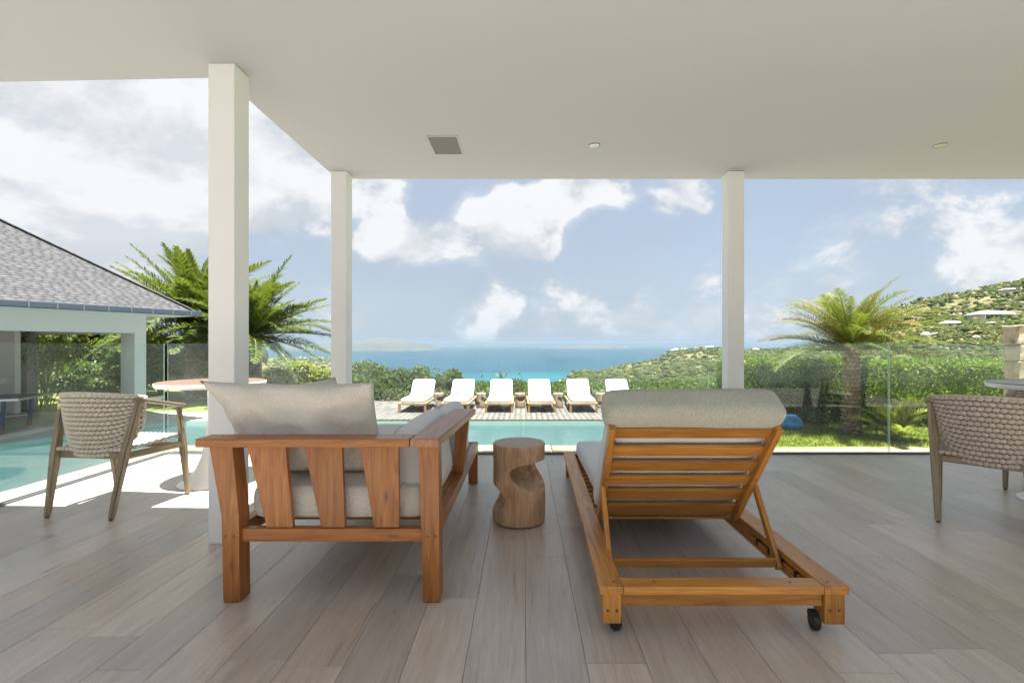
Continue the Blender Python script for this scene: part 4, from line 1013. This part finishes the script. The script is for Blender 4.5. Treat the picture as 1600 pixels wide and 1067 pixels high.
# low planting behind the loungers
shr = [(-5.0, 16.6, 1.0, .95), (-3.6, 16.9, .9, .85), (-4.3, 16.4, .55, .6), (-2.6, 17.0, .6, .8), (-5.9, 17.2, 1.0, 1.0)]
labs = ['large dark round shrub beyond the first white lounger, nearest the corner post', 'dense green shrub rising behind the first white lounger', 'low shrub in the dip between the two big shrubs behind the deck', 'shrub filling the gap between first and second white loungers', 'dark shrub mostly behind the corner post, beyond the deck']
for (x, yy, r, h), lb in zip(shr, labs):
    cl = [((x, yy, LOW+h*.55), (r*.75, r*.6, h*.55))]+[((x+random.uniform(-.7, .7)*r, yy+random.uniform(-.4, .3), LOW+h*random.uniform(.45, 1.0)), (r*.42, r*.4, h*.35)) for _ in range(6)]
    shrub('shrub', lb, 'shrub', cl, 6500, .11, 'leaf_mid', 'shrubs behind the pool deck')
P = []
for k in range(2600):
    x = random.uniform(-6, 4.2); P.append((x, random.uniform(15.85, 16.6), LOW+random.random()*(.30+.14*noise.noise(Vector((x*1.3, 0, 0))))))
P = np.repeat(np.array(P), 7, 0)+rng.normal(size=(2600*7, 3))*.06; P[:, 2] = np.maximum(P[:, 2], LOW+.01)
V, F = leaves(P, .075, .6, .5); tag(obj('ground_cover', npmesh(V, F), 'leaf_grey'), 'low grey-green ground cover along the back of the deck', kind='stuff')
P = np.stack([rng.uniform(-9, 15, 60000), rng.uniform(16.6, 23.3, 60000), np.zeros(60000)], 1)
P[:, 2] = [LOW+random.random()*max(.05, .10+.22*noise.noise(Vector((p[0]*.7, p[1]*.9, 4.2)))) for p in P]
V, F = leaves(P, .13, .5, .5); tag(obj('undergrowth', npmesh(V, F), 'leaf_mid'), 'loose green undergrowth on the slope beyond the pool deck', kind='stuff')
# slim saplings standing up behind the loungers
for px, h, lb in ((783, .95, 'thin sapling against the sea above the third lounger'), (812, .75, 'thin twiggy sapling between third and fourth loungers'), (745, .7, 'small leafy plant right of the second lounger'), (690, 1.0, 'slender twiggy shrub just right of the first lounger'), (1000, .6, 'low sapling behind the headrest of the teak lounger')):
    x = (px-818)*16.3/750; t = thing('sapling', lb, 'plant', (x, 16.3, LOW)); P = []
    for s in range(6):
        top = Vector((x+random.uniform(-.25, .25), 16.3+random.uniform(-.1, .1), LOW+h*random.uniform(.7, 1.15))); b0 = Vector((x+random.uniform(-.06, .06), 16.3, LOW))
        beam('stem', b0, top, .016, .016, 'bark', t, bev=0, w1=.006)
        for k in range(14): f = random.uniform(.3, 1); P.append(tuple(b0.lerp(top, f)+Vector([random.gauss(0, .05) for _ in range(3)])))
    V, F = leaves(np.array(P), .13, .6, .35); obj('foliage', npmesh(V, F), 'leaf_mid', t)
# yellow-green bush seen between the posts on the left
def bushy(x, yy, r, h, n, size, m, lb, cat='shrub', grp=None, seed=0):
    random.seed(100+seed)
    cl = [((x, yy, LOW+h*.55), (r*.7, r*.6, h*.45))]+[((x+random.uniform(-.75, .75)*r, yy+random.uniform(-.5, .3)*r, LOW+h*random.uniform(.4, .92)), (r*random.uniform(.28, .45),)*2+(h*random.uniform(.12, .24),)) for _ in range(11)]
    return shrub('shrub', lb, cat, cl, n, size, m, grp)
bushy(-7.4, 16.0, 1.0, 1.25, 7000, .10, 'leaf_yellow', 'yellow-green bush between the nearest post and the corner post', seed=1)
bushy(-6.4, 16.6, .8, .95, 5000, .10, 'leaf_mid', 'green bush beside the yellow-green one, left of the corner post', seed=2)
bushy(-8.6, 15.6, .7, .85, 4000, .09, 'leaf_dark', 'dark bush at the foot of the right-hand palm trunk', seed=3)
gl = ['dark leafy tree seen through the pavilion opening, nearest its pier', 'dark leafy tree in the middle of the pavilion opening', 'dark leafy tree in the left part of the pavilion opening', 'dense dark shrubbery under the tall feathery palm', 'dense shrub between the pavilion pier and the palm', 'tall dark tree glimpsed at the back wall of the pavilion', 'broad dark bush left of the nearest post above the pavilion lawn']
for i, (px, Y, h, r, m) in enumerate(((170, 19, 2.5, 1.9, 'leaf_dark'), (115, 20, 3.1, 2.2, 'leaf_dark'), (62, 21.5, 3.0, 2.2, 'leaf_dark'), (262, 18, 2.1, 1.5, 'leaf_dark'), (225, 18.6, 2.3, 1.4, 'leaf_mid'), (5, 22, 3.2, 2.2, 'leaf_dark'), (310, 17.6, 1.9, 1.4, 'leaf_dark'))):
    bushy((px-818)*Y/750, Y, r, h, 9500, .16, m, gl[i], 'tree', 'garden trees behind the pavilion', seed=10+i)
bushy((150-818)*17/750, 17, 1.5, 1.25, 7000, .13, 'leaf_mid', 'low green shrub standing before the trees behind the pavilion', seed=30)
# bamboo-like plant rising by the pavilion
t = thing('bamboo_clump', 'fan of thin stems with yellow-green leaves seen through the pavilion', 'bamboo', ((66-818)*14.2/750, 14.2, LOW)); P = []
for s in range(15):
    b0 = Vector(((66+random.uniform(-3, 12)-818)*14.2/750, 14.2+random.uniform(-.2, .2), LOW)); top = Vector(((random.uniform(28, 128)-818)*14.2/750, 14.2+random.uniform(-.5, .5), 1.1+random.uniform(-.2, .38)))
    beam('stem', b0, top, .022, .022, 'palm_stem', t, bev=0, w1=.01)
    for k in range(110): f = random.uniform(.62, 1.02)**.8; P.append(tuple(b0.lerp(top, f)+Vector([random.gauss(0, .13) for _ in range(3)])))
V, F = leaves(np.array(P), .13, .1, .3); obj('foliage', npmesh(V, F), 'leaf_yellow', t)

# ------------------------------------------------------------------ bean bag, garden spot, stone pillar
bm = bmesh.new(); bmesh.ops.create_icosphere(bm, subdivisions=4, radius=1)
for v in bm.verts:
    p = v.co.copy(); z = p.z; k = 1-.22*max(0, z)**1.2; n = noise.noise(p*1.7)*.10+noise.noise(p*5)*.03
    v.co = Vector((p.x*k*.30*(1+n), p.y*k*.28*(1+n), max(-.10, z*.23*(1+n)+.03*p.x)))
o = obj('bean_bag', bm, 'blue_vinyl', None, T(5.95, 10.75, LOW+.118), True); tag(o, 'slumped blue bean bag on the lawn by the hedge', 'bean bag')
t = thing('garden_spotlight', 'small black garden spotlight on the grass beside the palm trunk', 'garden light', (7.35, 10.0, LOW))
obj('stake', lathe([(.012, 0), (.012, .16), (.001, .16)], 10), 'dark_metal', t, T(7.35, 10.0, LOW+.02)); obj('lamp_head', lathe([(.03, 0), (.045, .10), (.04, .11), (.001, .11)], 20), 'dark_metal', t, T(7.35, 9.98, LOW+.16, R(50)))
pil = thing('stone_wall', 'rough honey-coloured stone wall at the right edge behind the dark table', 'wall', (8.2, 7.5, LOW))
X0, X1, Y0, Y1 = 7.76, 9.4, 7.5, 7.77
obj('core', poly([(X0+.03, Y0+.03), (X1, Y0+.03), (X1, Y1), (X0+.03, Y1)], LOW, 1.40), 'mortar', pil)
z = LOW; row = 0
while z < 1.38:
    h = random.uniform(.24, .36); h = min(h, 1.42-z) if 1.42-z-h > .1 else 1.42-z; x = X0-random.uniform(0, .02)
    while x < X1:
        w = random.uniform(.28, .62); stone('stone', x+.006, x+w-.006, Y0-random.uniform(0, .02), Y0+.2 if x > X0+.05 else Y1, z+.006, z+h-.006, 'wall_stone', pil, .02, .012); x += w
    z += h; row += 1
# ------------------------------------------------------------------ terrain, sea, islands
SEA = -85.
prof_x = [-3000, 300, 420, 522, 545, 570, 700, 840, 862, 873, 890, 902, 941, 961, 991, 1012, 1029, 1039, 1049, 1062, 1096, 1120, 1170, 1290, 1330, 1370, 1405, 1450, 1500, 1560, 1600, 1700, 1900, 2400, 3200]
prof_dy = [20, 20, 19, 20, 40, 108, 112, 112, 80, 60, 54, 43, 44, 40, 33, 28, 26, 17, 13, 9, 7, 7, 11, 6, -18, -45, -63, -76, -83, -95, -104, -122, -150, -190, -210]
prof_Y = [3300, 3300, 3300, 3300, 1400, 300, 300, 600, 950, 980, 960, 960, 920, 900, 880, 850, 830, 800, 780, 760, 740, 730, 640, 560, 520, 490, 470, 450, 440, 430, 420, 400, 380, 350, 350]
def ridge(x): return np.interp(x, prof_x, prof_dy), np.interp(x, prof_x, prof_Y)
def fbm(x, y, sc, oc=5):
    return noise.fractal(Vector((x*sc, y*sc, 1.7)), .9, 2.1, oc)
def height(px, Y):
    rd, rY = ridge(px); X = (px-818)*Y/750
    if Y <= rY:
        s = (math.log(Y/22))/(math.log(rY/22)); k = 101*(1-s)**1.15; dy = k + rd*s**1.25 if rd > 0 else k+rd*((Y-22)/(rY-22))**1.05
        z = 1.1-dy*Y/750
    else:
        z = (1.1-rd*rY/750)-(Y-rY)*.42
    amp = min(9, .012*Y)*min(1, max(0, (Y-25)/60)); 
    if px < 560: amp *= .8
    lim = 1 if Y > rY else 1
    z += amp*(fbm(X, Y, .006 if Y > 200 else .02)-.25*0)*(.35 if abs(Y-rY) < .12*rY else 1)
    if Y < 26: z = min(z, -1.5)
    return max(z, SEA-6)
pxs = np.arange(-1200, 3000, 7); Ys = np.geomspace(22.5, 4600, 150)
V = []
for Y in Ys:
    for px in pxs: V.append(((px-818)*Y/750, Y, height(px, Y)))
V = np.array(V); nx = len(pxs); i, j = np.meshgrid(np.arange(nx-1), np.arange(len(Ys)-1)); a = (j*nx+i).ravel(); F = np.stack([a, a+1, a+nx+1, a+nx], 1)
tag(obj('terrain', npmesh(V, F), 'terrain', smooth=True), kind='structure')
tag(obj('sea', poly([(-24000, 60), (24000, 60), (24000, 24000), (-24000, 24000)], SEA-1, SEA), 'sea'), kind='structure')
tag(obj('valley_ground', poly([(-3000, -3000), (3000, -3000), (3000, 59), (-3000, 59)], -90, -30), 'terrain'), kind='structure')
# scrub on the slopes
parts = []; rs = np.random.default_rng(3)
def scatter(n, x0, x1, Y0, Y1, smin, smax, dens=None):
    for _ in range(n):
        px = rs.uniform(x0, x1); rd, rY = ridge(px); Y = math.exp(rs.uniform(math.log(Y0), math.log(min(Y1, rY*1.01))))
        if Y < Y0: continue
        X = (px-818)*Y/750; z = height(px, Y)
        if z < SEA+3: continue
        if fbm(X, Y, .03, 3) < -.12 and rs.random() < .6: continue
        s = (Y/750)*rs.uniform(smin, smax)*(1.15 if rs.random() < .15 else .8); s = max(s, .8); s = min(s, 7)
        if abs(Y-rY) < rY*.05: s *= .8
        sc = np.array([s*rs.uniform(.8, 1.5), s*rs.uniform(.8, 1.3), s*rs.uniform(.55, .95)])
        parts.append((ICO1*(1+.28*rs.normal(size=(len(ICO1), 1)))*sc+np.array([X, Y, z+sc[2]*.35]), ICF1))
scatter(15000, 1120, 1700, 60, 520, 2.0, 5.2); scatter(7000, 860, 1340, 80, 1000, 2.0, 4.5); scatter(1800, 380, 560, 100, 3000, 1.5, 3.5); scatter(1500, 1120, 1700, 400, 640, 1.5, 4); scatter(700, 560, 900, 30, 300, 4, 9); scatter(500, -200, 400, 60, 800, 3, 6)
V, F = merge(parts); tag(obj('hillside_scrub', npmesh(V, F), 'scrub'), 'green and olive scrub covering the hillsides', kind='stuff')
# rocks
parts = []
for _ in range(420):
    px = rs.uniform(1290, 1640); Y = rs.uniform(110, 440); rd, rY = ridge(px)
    if Y > rY: continue
    s = Y/750*rs.uniform(1.2, 3.6); X = (px-818)*Y/750; sc = np.array([s*1.4, s, s*.8])
    parts.append((ICO1*(1+.2*rs.normal(size=(len(ICO1), 1)))*sc+np.array([X, Y, height(px, Y)+s*.2]), ICF1))
V, F = merge(parts); tag(obj('rock_outcrops', npmesh(V, F), 'rock'), 'brown rocks scattered on the right hillside', kind='stuff')
# villas
def find_Y(px, py):
    """distance at which the terrain shows at this height of view"""
    rd, rY = ridge(px); best = rY*.97
    for Y in np.geomspace(60, rY*.99, 160):
        if 540+(1.1-height(px, Y))*750/Y < py: best = Y; break
    return best
def villa(px, py, wpx, hpx, roof, label, hip=True, Yf=None):
    Y = Yf or find_Y(px, py); X = (px-818)*Y/750; w = wpx*Y/750; h = hpx*1.1*Y/750; z = 1.1-(py-540)*Y/750-h*.15; d = w*.6; b = h*.6
    t = thing('villa', label, 'house', (X, Y, z), 0, 'villas scattered over the hillsides')
    obj('wall', poly([(X-w/2, Y), (X+w/2, Y), (X+w/2, Y+d), (X-w/2, Y+d)], z-h*.5, z+b), 'villa_white', t)
    e = w*.07; o_ = .3*w; x0, x1, y0, y1 = X-w/2-e, X+w/2+e, Y-e, Y+d+e
    obj('roof', pyd([(x0, y0, z+b), (x1, y0, z+b), (x1, y1, z+b), (x0, y1, z+b), (x0+o_*.6, (y0+y1)/2, z+h), (x1-o_*.6, (y0+y1)/2, z+h)], [(0, 1, 5, 4), (1, 2, 5), (2, 3, 4, 5), (3, 0, 4), (3, 2, 1, 0)]), roof, t)
    n = max(2, min(7, int(wpx/5)))
    for k in range(n):
        cx = X-w/2+w*(k+.5)/n; obj('window', poly([(cx-w/n*.28, Y-.12), (cx+w/n*.28, Y-.12), (cx+w/n*.28, Y+.02), (cx-w/n*.28, Y+.02)], z+b*.15, z+b*.78), 'villa_dark', t)
    obj('terrace', poly([(X-w*.62, Y-w*.18), (X+w*.62, Y-w*.18), (X+w*.62, Y-.15), (X-w*.62, Y-.15)], z-h*.6, z-.05), 'villa_white', t)
villa(1564, 498, 50, 13, 'villa_grey', 'widest white villa high on the right hillside')
villa(1493, 509, 24, 7, 'villa_white', 'white villa with pillared veranda in the middle of the right hillside')
villa(1449, 528, 10, 9, 'villa_white', 'small gabled white house low on the right hillside, leftmost there')
villa(1466, 525, 12, 5, 'villa_grey', 'low white house beside the small gabled house on the right hillside')
villa(1558, 508, 18, 5, 'villa_grey', 'low villa just under the widest one on the right hillside')
villa(1562, 523, 12, 4, 'villa_grey', 'half-hidden pale villa next to the stone wall top')
villa(1590, 456, 28, 6, 'villa_grey', 'long villa near the ridge at the right edge')
villa(1533, 530, 20, 5, 'villa_grey', 'pale terrace house above the rocks on the right hillside')
villa(1066, 551, 24, 6, 'villa_white', 'white-roofed villa on top of the headland', Yf=735)
villa(1092, 549, 12, 5, 'villa_roof', 'villa with reddish roof on the headland, beside the white-roofed one', Yf=720)
villa(1110, 545, 10, 4, 'villa_white', 'small white house at the crest of the headland near the glass joint', Yf=715)
villa(1023, 569, 12, 5, 'villa_white', 'pale villa part-way down the headland ridge', Yf=800)
villa(1001, 571, 9, 4, 'villa_grey', 'small white house lower on the headland ridge towards the sea', Yf=840)
villa(878, 599, 9, 5, 'villa_roof', 'red-roofed house at the foot of the headland by the water', Yf=950)
villa(911, 599, 9, 4, 'villa_roof', 'red-roofed house below the headland, above the fifth lounger', Yf=830)
villa(955, 599, 22, 4, 'villa_roof', 'long red-roofed house above the last lounger', Yf=720)
villa(1000, 596, 20, 4, 'villa_grey', 'large grey-roofed house with bright drive on the lower headland', Yf=640)
villa(1182, 549, 9, 4, 'villa_roof', 'small red-roofed house beyond the hedge, right of the far post', Yf=600)
# town on the far left shore
rt = random.Random(5)
def townhouse(px, py, s):
    Y = 750*(1.1+78)/(py-540); X = (px-818)*Y/750; w = s*Y/750; z = 1.1-(py-540)*Y/750
    t = thing('town_house', 'tiny white house among many along the distant left shore', 'house', (X, Y, z-w*.3), 0, 'white houses along the distant shore')
    obj('wall', poly([(X-w/2, Y), (X+w/2, Y), (X+w/2, Y+w), (X-w/2, Y+w)], z-w*.8, z+w*.25), 'villa_white', t)
    obj('roof', pyd([(X-w/2, Y, z+w*.25), (X+w/2, Y, z+w*.25), (X+w/2, Y+w, z+w*.25), (X-w/2, Y+w, z+w*.25), (X, Y+w/2, z+w*.5)], [(0, 1, 4), (1, 2, 4), (2, 3, 4), (3, 0, 4), (3, 2, 1, 0)]), rt.choice(['villa_white', 'villa_roof', 'villa_grey']), t)
for k in range(46): townhouse(rt.uniform(455, 524), rt.uniform(559.0, 563), rt.uniform(1.2, 2.6))
# islands
def island(label, px0, px1, Y, hs, seed, depth=1400):
    n = 70; m_ = 14; V = []; F = []
    for j in range(m_+1):
        for i in range(n+1):
            f = i/n; px = px0+(px1-px0)*f; g_ = j/m_; yy = Y+depth*(g_-.5); hh = np.interp(f, [q[0] for q in hs], [q[1] for q in hs])*Y/750
            z = SEA-2+(hh+86)*math.sin(math.pi*g_)**.7*min(1, f*12, (1-f)*12)+12*noise.noise(Vector((f*14+seed, g_*5, 0)))*math.sin(math.pi*g_)*(Y/6000)
            V.append(((px-818)*Y/750, yy, z))
    for j in range(m_):
        for i in range(n): a = j*(n+1)+i; F.append((a, a+1, a+n+2, a+n+1))
    o = obj('island', pyd(V, F), 'island', smooth=True); return tag(o, label, 'island', None, 'structure')
island('hazy hilly island on the horizon right of the corner post', 535, 676, 8000, [(0, 10), (.12, 9), (.22, 4.5), (.35, 9), (.45, 12.5), (.55, 8.5), (.64, 11), (.78, 5), (.9, 1), (1, -2)], 1, 2500)
island('low faint island on the horizon above the fourth lounger', 845, 985, 12500, [(0, -4), (.3, 0), (.5, -1), (.75, 1), (1, -4)], 5, 2200)
island('far faint headland on the horizon between the palm and the corner post', 380, 545, 9500, [(0, 3), (.4, 1.5), (.7, 3.5), (1, 2)], 9, 2600)
# boat with its wake
def sea_pt(px, py): Y = 750*(1.1-SEA)/(py-540); return (px-818)*Y/750, Y
bx, by = sea_pt(643, 561.5)
t = thing('motor_boat', 'white motor boat leaving a wake on the blue bay', 'boat', (bx, by, SEA))
bm = bmesh.new(); hv = [(-9, -2.4, 0), (6, -2.4, 0), (10, 0, .3), (6, 2.4, 0), (-9, 2.4, 0)]; lo = [bm.verts.new((x+bx, y+by, SEA)) for x, y, z in hv]; hi = [bm.verts.new((x*1.08+bx, y*1.15+by, SEA+2.6+z)) for x, y, z in hv]
bm.faces.new(lo[::-1]); bm.faces.new(hi)
for i in range(5): bm.faces.new([lo[i], lo[(i+1) % 5], hi[(i+1) % 5], hi[i]])
obj('hull', bm, 'villa_white', t); obj('cabin', boxbm(bx-4, bx+3, by-1.6, by+1.6, SEA+2.6, SEA+5, .3), 'villa_white', t)
obj('wake', pyd([(bx-9, by-2, SEA+.3), (bx-9, by+2, SEA+.3), (bx-72, by+22, SEA+.3), (bx-70, by+8, SEA+.3)], [(0, 1, 2, 3)]), 'villa_white', t)
# ------------------------------------------------------------------ haze
hz = obj('haze', boxbm(-26000, 26000, -3500, 26000, -92, 150), None)
hm = bpy.data.materials.new('haze'); hm.use_nodes = True; nt = hm.node_tree; nt.nodes.clear(); out = nt.nodes.new('ShaderNodeOutputMaterial'); pv = nt.nodes.new('ShaderNodeVolumePrincipled')
pv.inputs['Color'].default_value = (.21, .275, .345, 1); pv.inputs['Density'].default_value = .00009; pv.inputs['Anisotropy'].default_value = 0.0
nt.links.new(pv.outputs[0], out.inputs['Volume']); hz.data.materials.append(hm); tag(hz, kind='stuff')
